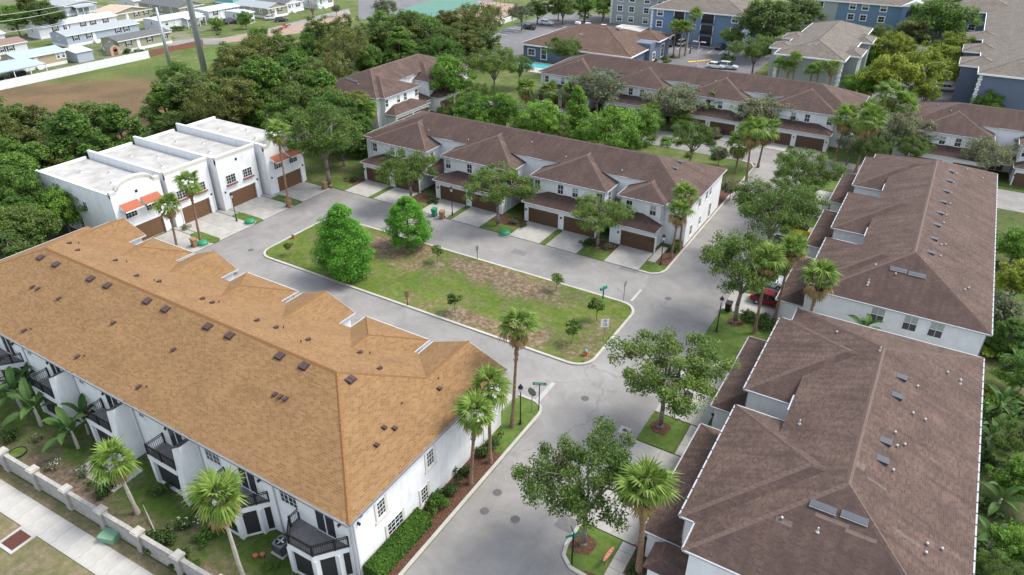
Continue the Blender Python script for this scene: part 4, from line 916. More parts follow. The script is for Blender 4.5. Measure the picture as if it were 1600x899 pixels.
def apartment(lab, x0, x1, y0, y1, mat, roofm, face, ze=9.0, p=.33, wins=(), balc=(), bumps=(), quoin=True, storeys=3):
    t = thing('apartment_block', lab, 'apartments')
    MB().box(x0, x1, y0, y1, 0, ze).build('wall', K[mat], t)
    rf, cp, fs = MB(), Caps(), MB(); hip(rf, cp, x0-.7, x1+.7, y0-.7, y1+.7, ze, p); fascia(fs, x0-.7, x1+.7, y0-.7, y1+.7, ze)
    for bi, (bx0, bx1, by0, by1) in enumerate(bumps):
        MB().box(bx0, bx1, by0, by1, 0, ze-.004).build('bay', K[mat], t)
        hip(rf, cp, bx0-.6, bx1+.6, by0-.6, by1+.6, ze+.02, p); fascia(fs, bx0-.6, bx1+.6, by0-.6, by1+.6, ze-.03)
    r_ = rf.build('roof', K[roofm], t); cp.build('ridge_cap', K[roofm], r_); fs.build('fascia', K['trim'], t)
    if quoin:
        for (qx, qy) in ((x0, y0), (x1, y0)):
            q = MB()
            for k in range(int(ze/.5)): s_ = .38 if k % 2 else .26; q.box(qx-s_, qx+s_, qy-.06, qy+s_, k*.5+.04, k*.5+.44)
            q.build('quoin', K['trim'], t)
    for (x, y, fc, st) in wins:
        for k in st: window(t, x, y, 3*k+1.0, fc, 1.7, 1.6, 2, 2, 'trim', blind=(k % 2 == 0))
    for (x, y, fc, wd) in balc:
        for k in range(storeys):
            b_ = MB().box(-wd/2, wd/2, -.12, .05, .1, 2.6).build('balcony_recess', K['screen'], t, (x, y, 3*k), fc)
            MB().box(-wd/2-.1, wd/2+.1, -.5, -.1, 0, .22).build('balcony_slab', K['blue_d'] if mat != 'pale' else K['trim'], b_); m2 = MB(); rail(m2, [(-wd/2, -.45), (wd/2, -.45)], .22, .95); m2.build('railing', K['black'], b_)
            MB().box(-wd/2-.16, -wd/2, -.3, .02, .2, 2.7).box(wd/2, wd/2+.16, -.3, .02, .2, 2.7).build('balcony_post', K['trim'], b_)
    return t
apartment('blue three-storey apartment block with balconies behind the car park', -77, -50.5, 205.5, 224, 'blue', 'grey_shingle', FY,
    wins=[(x, 205.5, FY, (0, 1, 2)) for x in (-74.6, -53)], balc=[(-68.8, 205.5, FY, 3.0), (-60.5, 205.5, FY, 3.4)])
apartment('pale green apartment block at the top edge left of the blue one', -98, -78.5, 224, 240, 'pale', 'grey_shingle', FY, wins=[(x, 224, FY, (0, 1, 2)) for x in (-95, -91, -86, -81.5)])
apartment('pale green apartment wing with taupe hip roof and palms before its end wall', -32, -19.0, 164, 204, 'pale', 'grey_shingle', FY,
    bumps=[(-20, -16.6, 170, 177), (-20, -16.6, 186, 193), (-34.6, -31, 170, 176), (-34.6, -31, 182, 188)], wins=[(-19.0, 180, FX, (1, 2))])
apartment('slate blue apartment wing with taupe roof cut by the right edge', 6.2, 34, 167, 268, 'blue_d', 'grey_shingle', FY,
    bumps=[(2.6, 9, 173, 180), (2.6, 9, 188, 195), (2.6, 9, 204, 211)], wins=[(2.6, y, BX, (1, 2)) for y in (176, 191)])
t = apartment('blue and pale apartment block with arched gable at the top right', -46, 14, 246, 262, 'blue', 'grey_shingle', FY, quoin=False, wins=[(x, 246, FY, (1, 2)) for x in (-29, -25.5, -20.5, -6, -2, 3, 8)])
MB().box(-46.02, -33.2, 245.9, 246, 0, 9).build('pale_bay', K['pale'], t)
for x in (-43.5, -38.2): window(t, x, 245.9, 6.9, FY, 1.7, 1.6, 2, 2, 'trim')
MB().box(-15.5, -9.2, 244.6, 246.1, 0, 9.1).build('gable_bay', K['blue'], t)
MB().add([(-16, 244.3, 9), (-8.7, 244.3, 9), (-12.35, 244.3, 10.8), (-16, 250, 9), (-8.7, 250, 9), (-12.35, 250, 10.8)], [(0, 1, 2), (0, 2, 5, 3), (1, 4, 5, 2)]).build('gable_roof', K['trim'], t)
n = 10; MB().add([(-14.2, 244.55, 6.2), (-10.5, 244.55, 6.2)]+[(-12.35+1.85*math.cos(math.pi*i/n), 244.55, 7.2+1.4*math.sin(math.pi*i/n)) for i in range(n+1)], [tuple(range(n+3))[::-1]]).build('arched_opening', K['screen'], t)
t = thing('garage_block', 'low blue garage block with pale flat roof behind the clubhouse', 'garage')
MB().box(-86, -77.8, 197.5, 205.5, 0, 3.2).build('wall', K['blue_d'], t); MB().box(-86.4, -77.4, 197.1, 205.9, 3.2, 3.5).build('roof', K['flat_roof'], t); garage_door(t, -82, 197.5, .05, FY, 2.6, 2.2, 'sill')
# ------------------------------------------------------------------ mobile home village
def mobile_home(lab, x, y0, y1, dep, wall, roof, style='plain', h=3.2, rise=.9, windows=(.18, .5, .8), axis='y', shut=True, skirt=True):
    """front (long side) at x facing +x, running y0..y1; axis 'x': gable end faces +x"""
    t = thing('mobile_home', lab, 'mobile home', (x, y0, 0)); L_ = y1-y0
    MB().box(-dep, 0, 0, L_, .7, h).build('wall', K[wall], t)
    if skirt: MB().box(-dep-.03, .03, -.03, L_+.03, 0, .72).build('skirting', K['trim'], t)
    r = MB(); e = .35
    if axis == 'y':
        m = -dep/2; zt = h+rise
        r.slope([(e, -e, h), (e, L_+e, h), (m, L_+e, zt), (m, -e, zt)]); r.slope([(-dep-e, -e, h), (-dep-e, L_+e, h), (m, L_+e, zt), (m, -e, zt)])
        MB().add([(0, 0, h), (-dep, 0, h), (m, 0, zt-.1)], [(0, 1, 2)]).add([(0, L_, h), (-dep, L_, h), (m, L_, zt-.1)], [(0, 2, 1)]).build('gable', K[wall], t)
    else:
        m = L_/2; zt = h+rise
        r.slope([(e, -e, h), (-dep-e, -e, h), (-dep-e, m, zt), (e, m, zt)]); r.slope([(e, L_+e, h), (-dep-e, L_+e, h), (-dep-e, m, zt), (e, m, zt)])
        MB().add([(0, 0, h), (0, L_, h), (0, m, zt-.1)], [(0, 1, 2)]).build('gable', K[wall], t)
    r.build('roof', K[roof], t)
    ed = MB().box(e-.02, e+.06, -e, L_+e, h-.18, h+.02); ed.build('fascia', K['trim'], t)
    for f in windows: window(t, 0, L_*f, 1.55, FX, 1.15, 1.25, 2, 2, 'shutter' if shut else 'trim', blind=True)
    if axis == 'y' : window(t, -dep*.5, 0, 1.6, FY, .8, 1.1, 2, 2, 'trim')
    else:
        for f in (.2, .45, .7): window(t, -dep*f, 0, 1.6, FY, .9, 1.2, 2, 2, 'trim')
    MB().box(-.45, .45, -.05, .02, 0, 2.0).build('door', K['trim'], t, (0, L_*.36, .8), FX); MB().box(0, 1.2, L_*.36-.6, L_*.36+.6, 0, .35).box(0, .8, L_*.36-.6, L_*.36+.6, .35, .75).build('steps', K['trim'], t)
    return t
def porch(t, x0, x1, y0, y1, roof, n=4, h=2.7):
    MB().add([(x0, y0, h+.35), (x1, y0, h), (x1, y1, h), (x0, y1, h+.35)], [(0, 1, 2, 3)]).box(x1-.05, x1+.05, y0, y1, h-.2, h-.01).build('porch_roof', K[roof], t)
    me = MB().box(-.08, .08, -.08, .08, 0, h-.2).mesh('post', K['trim'])
    for i in range(n): piece('post', me, t, (x1-.15, y0+.2+(y1-y0-.4)*i/(n-1), 0))
mobile_home('olive mobile home with white skirting and dark shutters behind the white fence', -193.6, 113.9, 129.9, 8, 'olive', 'dk_roof', windows=(.18, .58, .88))
mobile_home('pale blue-grey mobile home just behind the olive one', -213, 110.8, 133, 8, 'bluegrey', 'lt_roof', windows=(.12, .3, .7, .82))
mobile_home('long white mobile home with pale metal roof behind the blue-grey one', -231, 113, 137.5, 7, 'whitesd', 'metal_roof', windows=(.2, .34, .55, .68, .85))
t = mobile_home('beige mobile home with light blue roof beside the open carport', -195.2, 88.5, 100, 8, 'beige', 'blue_roof', windows=(.86, .94), shut=False)
t = thing('carport', 'open carport with light blue metal roof at the left edge', 'carport', (-186.5, 76, 0))
porch(t, -9.5, 0, -8, 14.5, 'blue_roof', 7, 2.9); MB().box(-6, -4, 2, 6, 0, 1.1).box(-7, -5.5, 9, 12, 0, .9).build('stored_boxes', K['shadow_metal'], t)
mobile_home('brown-roofed mobile home at the left edge behind the carport', -215, 84, 101, 8, 'whitesd', 'brn_roof', windows=(.5, .62, .75))
mobile_home('white-roofed mobile home cut by the left edge', -232, 92, 104, 8, 'whitesd', 'metal_roof')
t = mobile_home('sand-roofed olive mobile home with screened porch', -233, 137.5, 151.5, 11, 'olive', 'tan_roof', axis='x', windows=(.6, .85), rise=1.4)
porch(t, -9.5, .2, -6, .1, 'metal_roof', 3); MB().box(-9.3, -.2, -5.8, -5.7, .5, 2.4).box(-.3, -.2, -5.8, 0, .5, 2.4).build('insect_screen', K['screen'], t)
t = mobile_home('grey mobile home with white gabled porch near the top left', -262, 139, 150, 13, 'bluegrey', 'lt_roof', axis='x', windows=(.3,)); porch(t, 0, 3, 2, 9, 'lt_roof', 4)
mobile_home('large olive mobile home with charcoal roof at the top', -226, 157, 166.5, 22, 'olive', 'dk_roof', axis='x', windows=(.4,), rise=1.5)
mobile_home('white mobile home with flat pale roof beside the olive ones', -212.5, 158, 172, 8, 'whitesd', 'metal_roof', rise=.3, windows=(.2, .55, .75))
t = mobile_home('overgrown white mobile home with awnings near the lane bend', -210.5, 138.5, 154, 8, 'whitesd', 'metal_roof', rise=.3, windows=(.15, .35, .7), shut=False); porch(t, 0, 2.4, 8, 15, 'metal_roof', 4)
mobile_home('small white mobile home end beside the lane', -199, 160.8, 165.2, 9, 'whitesd', 'metal_roof', rise=.3, windows=(.3, .75), shut=False)
mobile_home('olive mobile home with grey roof right of the small white one', -199.5, 171.5, 180.2, 17, 'olive', 'lt_roof', axis='x', windows=(.25, .6), rise=1.3)
mobile_home('white mobile home with dark shutters behind the bare tree', -202, 181.5, 190, 12, 'whitesd', 'dk_roof', axis='x', windows=(.3, .7), rise=1.3)
mobile_home('white mobile home at the top beside the clay path', -199, 194, 202, 9, 'whitesd', 'dk_roof', windows=(.3, .8))
mobile_home('teal mobile home at the top edge', -232, 184, 194, 10, 'tealw', 'metal_roof', windows=(.3,))
mobile_home('grey-roofed white mobile home at the top edge above the olive one', -252, 158, 176, 10, 'whitesd', 'lt_roof')
mobile_home('white gabled mobile home at the top edge behind the teal one', -248, 196, 212, 9, 'whitesd', 'metal_roof')
t = thing('garden_shed', 'small shed with arched dark door beside the olive mobile home', 'shed', (-193.0, 110.8, 0))
MB().box(-2.6, 0, 0, 2.8, 0, 2.1).build('wall', K['beige'], t); MB().slope([(.2, -.2, 2.1), (-2.8, -.2, 2.1), (-2.8, 1.4, 3.1), (.2, 1.4, 3.1)]).slope([(.2, 3, 2.1), (-2.8, 3, 2.1), (-2.8, 1.4, 3.1), (.2, 1.4, 3.1)]).build('roof', K['dk_roof'], t); MB().add([(0, 0, 2.1), (0, 2.8, 2.1), (0, 1.4, 3.0)], [(0, 1, 2)]).build('gable', K['beige'], t); MB().box(0, .05, .8, 2.0, 0, 1.5).tube((0, 1.4, 1.5), (.05, 1.4, 1.5), .6, n=12).build('door', K['sill'], t)
t = thing('garden_shed', 'grey flat-roofed shed beside the beige mobile home', 'shed', (-192.8, 101.6, 0)); MB().box(-5, 0, 0, 4.2, 0, 2.5).build('wall', K['bluegrey'], t); MB().add([(.3, -.3, 2.5), (.3, 4.5, 2.5), (-5.3, 4.5, 3.1), (-5.3, -.3, 3.1)], [(0, 1, 2, 3)]).build('roof', K['metal_roof'], t)
# ------------------------------------------------------------------ fences and walls
def panel_fence(name, lab, cat, a, b_, step, h, mat, th=.06, post=.12, cap_=False):
    t = thing(name, lab, cat, (a[0], a[1], 0)); d = Vector(b_)-Vector(a); L_ = d.length; n = max(1, round(L_/step)); ang = math.atan2(d.y, d.x); s = L_/n
    pm = MB().box(post/2, s-post/2, -th/2, th/2, .05, h).mesh('panel', K[mat]); qm = MB().box(-post/2, post/2, -post/2, post/2, 0, h+.12).mesh('post', K[mat])
    for i in range(n+1):
        p = Vector((math.cos(ang)*s*i, math.sin(ang)*s*i, 0))
        if i < n: piece('panel', pm, t, p, ang)
        piece('post', qm, t, p, ang)
    return t
panel_fence('vinyl_fence', 'long white vinyl fence between the dry field and the mobile homes', 'fence', (-182.6, 62), (-182.0, 114.5), 2.4, 2.0, 'trim')
panel_fence('vinyl_fence', 'low white wall with posts along the park left of the clubhouse car park', 'fence', (-126.5, 176), (-128.5, 240), 6, 1.5, 'trim', .25, .8)
panel_fence('wooden_fence', 'brown board fence behind the olive mobile home', 'fence', (-184, 116), (-184, 133), 2.4, 1.4, 'sill', .05, .1)
panel_fence('chain_fence', 'dark wire fence round the green tennis court', 'fence', (-150, 191), (-145, 237), 2.5, 2.6, 'shadow_metal', .004, .07)
t = bpy.data.objects[[o.name for o in bpy.data.objects if o.name.startswith('chain_fence')][0]]
for ch in t.children:
    if ch.name.startswith('panel'):
        mb = MB()
        for z in (.1, 1.3, 2.55): mb.box(0, 2.5, -.02, .02, z, z+.04)
        ch.data = mb.mesh('rail', K['shadow_metal']); ch.name = 'rail'
# masonry wall with piers along the outer sidewalk
wa, wb = Vector((-58.0, 14.95)), Vector((-36.9, 15.85)); d = (wb-wa).normalized(); ang = math.atan2(d.y, d.x); st = 4.24
t = thing('boundary_wall', 'pale block boundary wall with capped piers along the bottom-left sidewalk', 'wall', (wa.x, wa.y, 0), ang)
pm = MB().box(.3, st-.3, -.11, .11, 0, 1.75).box(.3, st-.3, -.15, .15, 1.75, 1.83).mesh('wall_panel', K['block']); qm = MB().box(-.3, .3, -.3, .3, 0, 1.95).mesh('pier', K['block']); cm = MB().box(-.38, .38, -.38, .38, 0, .14).box(-.3, .3, -.3, .3, .14, .2).mesh('cap', K['kerb'])
for i in range(-6, 9):
    piece('wall_panel', pm, t, (i*st, 0, 0)); p = piece('pier', qm, t, (i*st, 0, 0)); piece('cap', cm, p, (0, 0, 1.95))
# ------------------------------------------------------------------ poles and lamps
def pole_thing(lab, base, h, r0, r1):
    t = thing('transmission_pole', lab, 'utility pole', (*base, 0)); mb = MB()
    mb.path([(0, 0, 0), (0, 0, h)], [r0, r1], 12); mb.build('mast', K['steel'], t, smooth=True)
    if r0 > .6: MB().box(-2.6, 2.6, -.12, .12, h-2.2, h-1.9).box(-2.2, 2.2, -.12, .12, h-5.4, h-5.1).build('cross_arm', K['steel'], t); return t
pole_thing('thick tapered grey steel transmission pole rising above the wood', G(321, 118), 46, .78, .45)
pole_thing('slimmer grey steel utility pole left of the thick one', G(266, 104), height_at((266, 104), 12), .5, .26)
for lab, qa, qb in (('lowest of three thin overhead cables crossing the top-left trees', (-40, 56), (112, 32)), ('middle one of three thin overhead cables at the top left', (-40, 38), (110, 14)), ('uppermost of three thin overhead cables at the top left', (-40, 28), (130, 2))):
    a, b_ = Vector(at_x(*qa, -222)), Vector(at_x(*qb, -222)); mb = MB(); pts = [a.lerp(b_, k/10)-Vector((0, 0, .5*(1-(k/5-1)**2))) for k in range(11)]; mb.path(pts, [.05]*11, 4); tag(mb.build('power_cable', K['pipe']), lab, 'cable')
LM = MB().lathe([(.2, 0), (.2, .1), (.11, .18), (.1, .5), (.06, .6), (.055, 3.75)], 10).mesh('post', K['black']); LH = MB().lathe([(.07, 3.75), (.12, 3.8), (.2, 4.2), (.21, 4.22)], 8, mi=1).lathe([(.26, 4.22), (.24, 4.28), (.1, 4.5), (.03, 4.62), (.01, 4.66)], 8).mesh('lantern', [K['black'], K['lamp_glass']])
def street_lamp(lab, px, py, sc=1.0):
    t = thing('street_lamp', lab, 'street lamp', (*G(px, py), .02), group='black lantern street lamps'); piece('post', LM, t, sc=(1, 1, sc)); piece('lantern', LH, t, sc=(1, 1, sc)); return t
street_lamp('black lantern street lamp on the grass tip beside the tan-roofed block', 813, 664); street_lamp('black lantern street lamp on the lawn by the oak in front of the right-hand blocks', 1119, 519, .98)
street_lamp('black lantern street lamp at the right end of the long middle block', 1032, 415, .95); street_lamp('black lantern street lamp before the middle garages of the long block', 707, 337, .98)
street_lamp('black lantern street lamp on the grass between white flat-roofed units', 370, 346, .95)
t = thing('street_lamp', 'black lantern street lamp peeking over the tan roof edge', 'street lamp', (*G(421, 449, 4.5), .02), group='black lantern street lamps'); piece('post', LM, t, sc=(1, 1, .98)); piece('lantern', LH, t, sc=(1, 1, .98))
def lot_lamp(lab, px, py, h=9):
    t = thing('lot_lamp', lab, 'lamp post', (*G(px, py), 0)); MB().tube((0, 0, 0), (0, 0, h), .12, .08, 8).tube((0, 0, 0), (0, 0, .7), .25, .25, 8).build('post', K['pipe'], t); MB().box(-1.6, -.5, -.2, .2, h-.05, h+.12).box(.5, 1.6, -.2, .2, h-.05, h+.12).tube((-.6, 0, h), (.6, 0, h), .05).build('lamp_head', K['pipe'], t)
lot_lamp('tall pale lamp post in the car park among yellow-green trees', 1482, 82); lot_lamp('pale lamp post standing in the apartment car park', 1088, 104, 6); lot_lamp('pale lamp post beside the tall palms in the car park', 1073, 80, 7)
# ------------------------------------------------------------------ signs
def text_mesh(s, size, mat):
    cu = bpy.data.curves.new('txt', 'FONT'); cu.body = s; cu.size = size; cu.align_x = 'CENTER'; cu.align_y = 'CENTER'; cu.extrude = .004
    ob = bpy.data.objects.new('txt', cu); COL.objects.link(ob); bpy.context.view_layer.update()
    me = bpy.data.meshes.new_from_object(ob.evaluated_get(bpy.context.evaluated_depsgraph_get())); bpy.data.objects.remove(ob); me.name = 'lettering'; me.materials.clear(); me.materials.append(mat); return me
def sign(name, lab, px, py, rz, h, post='shadow_metal', r=.035, z=.05):
    t = thing(name, lab, 'sign', (*G(px, py), z), rz); MB().tube((0, 0, 0), (0, 0, h), r, r, 8).build('post', K[post], t); return t
t = sign('speed_sign', 'white speed limit sign on a post near the island corner', 943, 533, YAW+.1, 2.75, 'sign_back')
o = MB().box(-.42, .42, -.03, -.01, 1.72, 2.72).build('sign_board', K['white_sign'], t); piece('lettering', text_mesh('SPEED\nLIMIT', .2, K['black']), o, (0, -.034, 2.5), rot=(R(90), 0, 0)); piece('lettering', text_mesh('10', .5, K['black']), o, (0, -.034, 2.02), rot=(R(90), 0, 0))
def octo(par, z, r=.42): 
    v = [(r*math.cos(R(22.5+45*i)), -.0, z+r*math.sin(R(22.5+45*i))) for i in range(8)]
    MB().add(v+[(a, .02, c_) for a, b_, c_ in v], [tuple(range(8)), tuple(range(15, 7, -1))]+[(i, 8+i, 8+(i+1) % 8, (i+1) % 8) for i in range(8)]).build('sign_board', K['sign_back'], par, (0, -.05, 0))
t = sign('stop_sign', 'grey back of an octagonal sign on the grass tip by the tan block', 831, 645, YAW-R(35), 2.75, 'sign_back'); octo(t, 2.4, .46)
t = sign('stop_sign', 'narrow back view of an octagonal sign at the upper right island corner', 974, 471, YAW+R(62), 2.6, 'sign_back'); octo(t, 2.3, .42)
t = sign('street_name_sign', 'green street name sign on the grass tip by the tan block', 842, 642, YAW-R(4), 3.1, 'shadow_metal', .05); MB().box(-.62, .62, -.02, .02, 2.95, 3.25).build('name_plate', K['green_sign'], t); MB().box(-.45, .45, -.026, -.02, 3.07, 3.13).build('lettering', K['white_sign'], t)
t = sign('street_name_sign', 'green crossed street name sign on the lawn by the leafy oak at the bottom', 893, 883, YAW, 3.2, 'black', .07); MB().box(-.6, .6, -.02, .02, 3.0, 3.22).build('name_plate', K['green_sign'], t, (0, 0, 0), R(20)); MB().box(-.6, .6, -.02, .02, 3.24, 3.46).build('name_plate', K['green_sign'], t, (0, 0, 0), R(105)); MB().obox((-.45, -.1, 2.55), (.12, 0, .3), (0, .015, 0), (.06, 0, -.03)).build('side_plate', K['white_sign'], t)
t = sign('plaque_post', 'brown plaque on a dark post at the lower island kerb', 637, 479, YAW, 2.0, 'shadow_metal', .05); MB().box(-.24, .24, -.05, .02, 1.2, 2.05).build('sign_board', K['bin_brown'], t)
t = sign('plaque_post', 'small dark sign on a post at the upper island kerb', 746, 406, YAW+R(50), 1.9, 'shadow_metal', .04); MB().box(-.22, .22, -.03, .02, 1.3, 1.95).build('sign_board', K['sign_back'], t)
t = sign('street_name_sign', 'dark green sign post standing in the right end of the island', 941, 480, YAW+R(70), 2.7, 'black', .07); MB().box(-.1, .1, -.5, .5, 2.3, 2.65).build('name_plate', K['green_sign'], t, (0, 0, 0), R(60)); MB().box(-.16, .16, -.06, .06, .5, 1.0).build('side_plate', K['teal'], t)
t = thing('oval_sign', 'coral oval yard sign with pale lettering beside the front walk', 'sign', (*G(950, 878), .09), YAW+R(50)); MB().box(-.5, -.46, -.015, .015, 0, .5).box(.46, .5, -.015, .015, 0, .5).build('stake', K['shadow_metal'], t)
n = 20; v = [(.72*math.cos(2*math.pi*i/n), 0, .75+.36*math.sin(2*math.pi*i/n)) for i in range(n)]; MB().add(v+[(a, .03, c_) for a, b_, c_ in v], [tuple(range(n)), tuple(range(2*n-1, n-1, -1))]+[(i, n+i, n+(i+1) % n, (i+1) % n) for i in range(n)]).build('sign_board', K['coral'], t)
v2 = [(.66*math.cos(2*math.pi*i/n), -.012, .75+.3*math.sin(2*math.pi*i/n)) for i in range(n)]; v3 = [(.62*math.cos(2*math.pi*i/n), -.012, .75+.27*math.sin(2*math.pi*i/n)) for i in range(n)]; MB().add(v2+v3, [(i, (i+1) % n, n+(i+1) % n, n+i) for i in range(n)]).build('rim', K['white_sign'], t)
mb = MB()
for k in range(6): mb.obox((-.38+.15*k, -.02, .75+.05*(-1)**k), (.06, 0, .04*(-1)**k), (0, .006, 0), (-.012, 0, .03))
mb.build('lettering', K['white_sign'], t)
# ------------------------------------------------------------------ hydrants, bins, boxes
def hydrant(lab, px, py):
    t = thing('fire_hydrant', lab, 'hydrant', (*G(px, py), .1)); t.scale = (.85, .85, .85); MB().lathe([(.3, 0), (.3, .08), (.2, .1), (.19, .55), (.25, .58), (.25, .64)], 12).tube((-.36, 0, .42), (.36, 0, .42), .1).tube((0, -.34, .36), (0, 0, .36), .12).build('body', K['orange'], t, smooth=False); MB().lathe([(.22, .64), (.2, .8), (.1, .92), (.05, 1.0)], 12).build('bonnet', K['teal'], t)
hydrant('orange fire hydrant with teal cap at the lower right island corner', 915, 557); hydrant('orange fire hydrant at the upper left island kerb', 459, 374)
def bin_(lab, px, py, m, rz=0, z=.09):
    t = thing('wheelie_bin', lab, 'bin', (*G(px, py), z), rz)
    MB().add([(-.28,-.3,.06),(.28,-.3,.06),(.28,.28,.06),(-.28,.28,.06),(-.34,-.4,1.05),(.34,-.4,1.05),(.34,.38,1.05),(-.34,.38,1.05)], [(3,2,1,0),(0,1,5,4),(1,2,6,5),(2,3,7,6),(3,0,4,7)]).build('body', K[m], t); MB().add([(-.37,-.43,1.05),(.37,-.43,1.05),(.37,.42,1.08),(-.37,.42,1.08),(-.34,-.4,1.12),(.34,-.4,1.12),(.34,.38,1.2),(-.34,.38,1.2)], [(4,5,6,7),(0,1,5,4),(1,2,6,5),(2,3,7,6),(3,0,4,7)]).tube((-.3, .45, 1.05), (.3, .45, 1.05), .03).build('lid', K[m], t)
    wm = MB().tube((-.04, 0, 0), (.04, 0, 0), .12, n=10).mesh('wheel', K['black'])
    for s in (-1, 1): piece('wheel', wm, t, (s*.32, .3, .12))
bin_('brown wheelie bin at the kerb by the palms of the arched white unit', 305, 386, 'bin_brown', 1.5); bin_('brown wheelie bin on the drive below the big oak', 508, 296, 'bin_brown', 1.4); bin_('brown wheelie bin by the tall palm before the farthest white unit', 452, 324, 'bin_brown', 1.4)
bin_('brown wheelie bin on the drive before the long middle block', 691, 342, 'bin_brown', .2); bin_('green wheelie bin beside the brown one before the long middle block', 679, 338, 'bin_green', .2)
bin_('dark bin beside the garage wall of the nearest right-hand block', 1073, 633, 'black'); bin_('dark bin by the garage between the oaks on the right', 1137, 487, 'black')
def dome(lab, px, py, r=.75):
    t = thing('cable_box', lab, 'utility box', (*G(px, py), .09)); MB().lathe([(r, 0), (r, .22), (r*.85, .42), (r*.5, .55), (.02, .58)], 14).build('hood', K['bin_green'], t, smooth=True); MB().lathe([(r+.1, 0), (r+.1, .06)], 14).build('pad', K['concrete'], t)
dome('green domed utility box by the palm of the arched white unit', 317, 383); dome('green domed utility box on the grass right of the middle white units', 391, 349); dome('green domed utility box by the tree before the long middle block', 789, 367); dome('green domed utility box beside the corner of the farthest white unit', 405, 303, .5)
t = thing('utility_box', 'pale green utility box between the boundary wall and the sidewalk', 'utility box', (*G(173, 843), .02), sw_ang+.3); MB().prism(rrect(-.6, .6, -.45, .45, .12, 4), 0, .45).prism(rrect(-.66, .66, -.5, .5, .14, 4), .45, .6).build('body', K['util_green'], t)
t = thing('storm_grate', 'rusty square storm grate in the dry verge at the bottom left', 'grate', (*G(26, 845), .02), sw_ang); ring_ = MB(); ring(ring_, rrect(-.95, .95, -.95, .95, .02, 2), rrect(-.72, .72, -.72, .72, .02, 2), 0, .08); ring_.build('frame', K['concrete'], t)
gm = MB()
for k in range(15): gm.box(-.7, .7, -.7+.1*k, -.66+.1*k, .02, .06)
gm.box(-.03, .03, -.72, .72, .02, .075).box(-.72, .72, -.03, .03, .02, .078).build('bars', K['rust'], t); MB().box(-.72, .72, -.72, .72, 0, .015).build('pit', K['rust'], t)
def ac_unit(lab, x, y):
    t = thing('air_conditioner', lab, 'air conditioner', (x, y, .02)); MB().box(-.62, .62, -.62, .62, 0, .1).build('pad', K['concrete'], t); MB().prism(rrect(-.48, .48, -.48, .48, .12, 4), .1, 1.05).build('cabinet', K['ac'], t)
    f = MB(); f.lathe([(.4, 1.055), (.36, 1.08)], 16)
    for k in range(4): a = k*math.pi/2; f.obox((.17*math.cos(a), .17*math.sin(a), 1.09), (.15*math.cos(a), .15*math.sin(a), 0), (-.06*math.sin(a), .06*math.cos(a), .02), (0, 0, .008), 1)
    f.build('fan_guard', [K['black'], K['pipe']], t); m2 = MB()
    for k in range(9): m2.box(-.49, .49, -.495, .495, .2+.09*k, .22+.09*k)
    m2.build('louvres', K['shadow_metal'], t)
ac_unit('grey air conditioner on a pad behind the tan-roofed block', -32.3, 20.9)
ac_unit('dark air conditioner at the rear corner of the far right-hand block', 9.9, 67.6); ac_unit('dark air conditioner nearer the strip behind the right-hand blocks', 9.9, 66.2)
for lab, px, py in (('clay pot on the grass by the screened bay', 400, 872), ('pale clay pot near the air conditioner', 411, 870)):
    t = MB().lathe([(.12, 0), (.16, .22), (.18, .24), (.18, .3), (.14, .3)], 12).build('flower_pot', K['tile'], None, (*G(px, py), .02)); tag(t, lab, 'pot'); MB().lathe([(.14, .25), (.14, .29)], 10).build('soil', K['mulch'], t)
t = thing('round_trampoline', 'dark round tub lying in the yard by the boundary wall', 'tub', (*G(28, 709), .02)); MB().lathe([(.7, 0), (.75, .16), (.66, .16), (.62, .05)], 18).build('rim', K['shadow_metal'], t); MB().lathe([(.64, .05), (.64, .11)], 18).build('inside', K['lawn'], t)
t.name = 'round_tub'
t = thing('fallen_frond', 'dry palm stalk lying on the yard grass beside the first palm', 'palm stalk', (*G(243, 833), .05)); a = Vector((*G(226, 796), .5))-Vector((*G(243, 833), .05)); MB().path([(0, 0, 0), tuple(a*.5+Vector((0, 0, .1))), tuple(a)], [.05, .045, .02], 6).build('stalk', K['green_trunk'], t)
MB().box(-5.0, 0, -.15, 2.6, 0, .06).build('patio', K['concrete'], None, (-48.2, 18.0, 0), .05)['kind'] = 'structure'
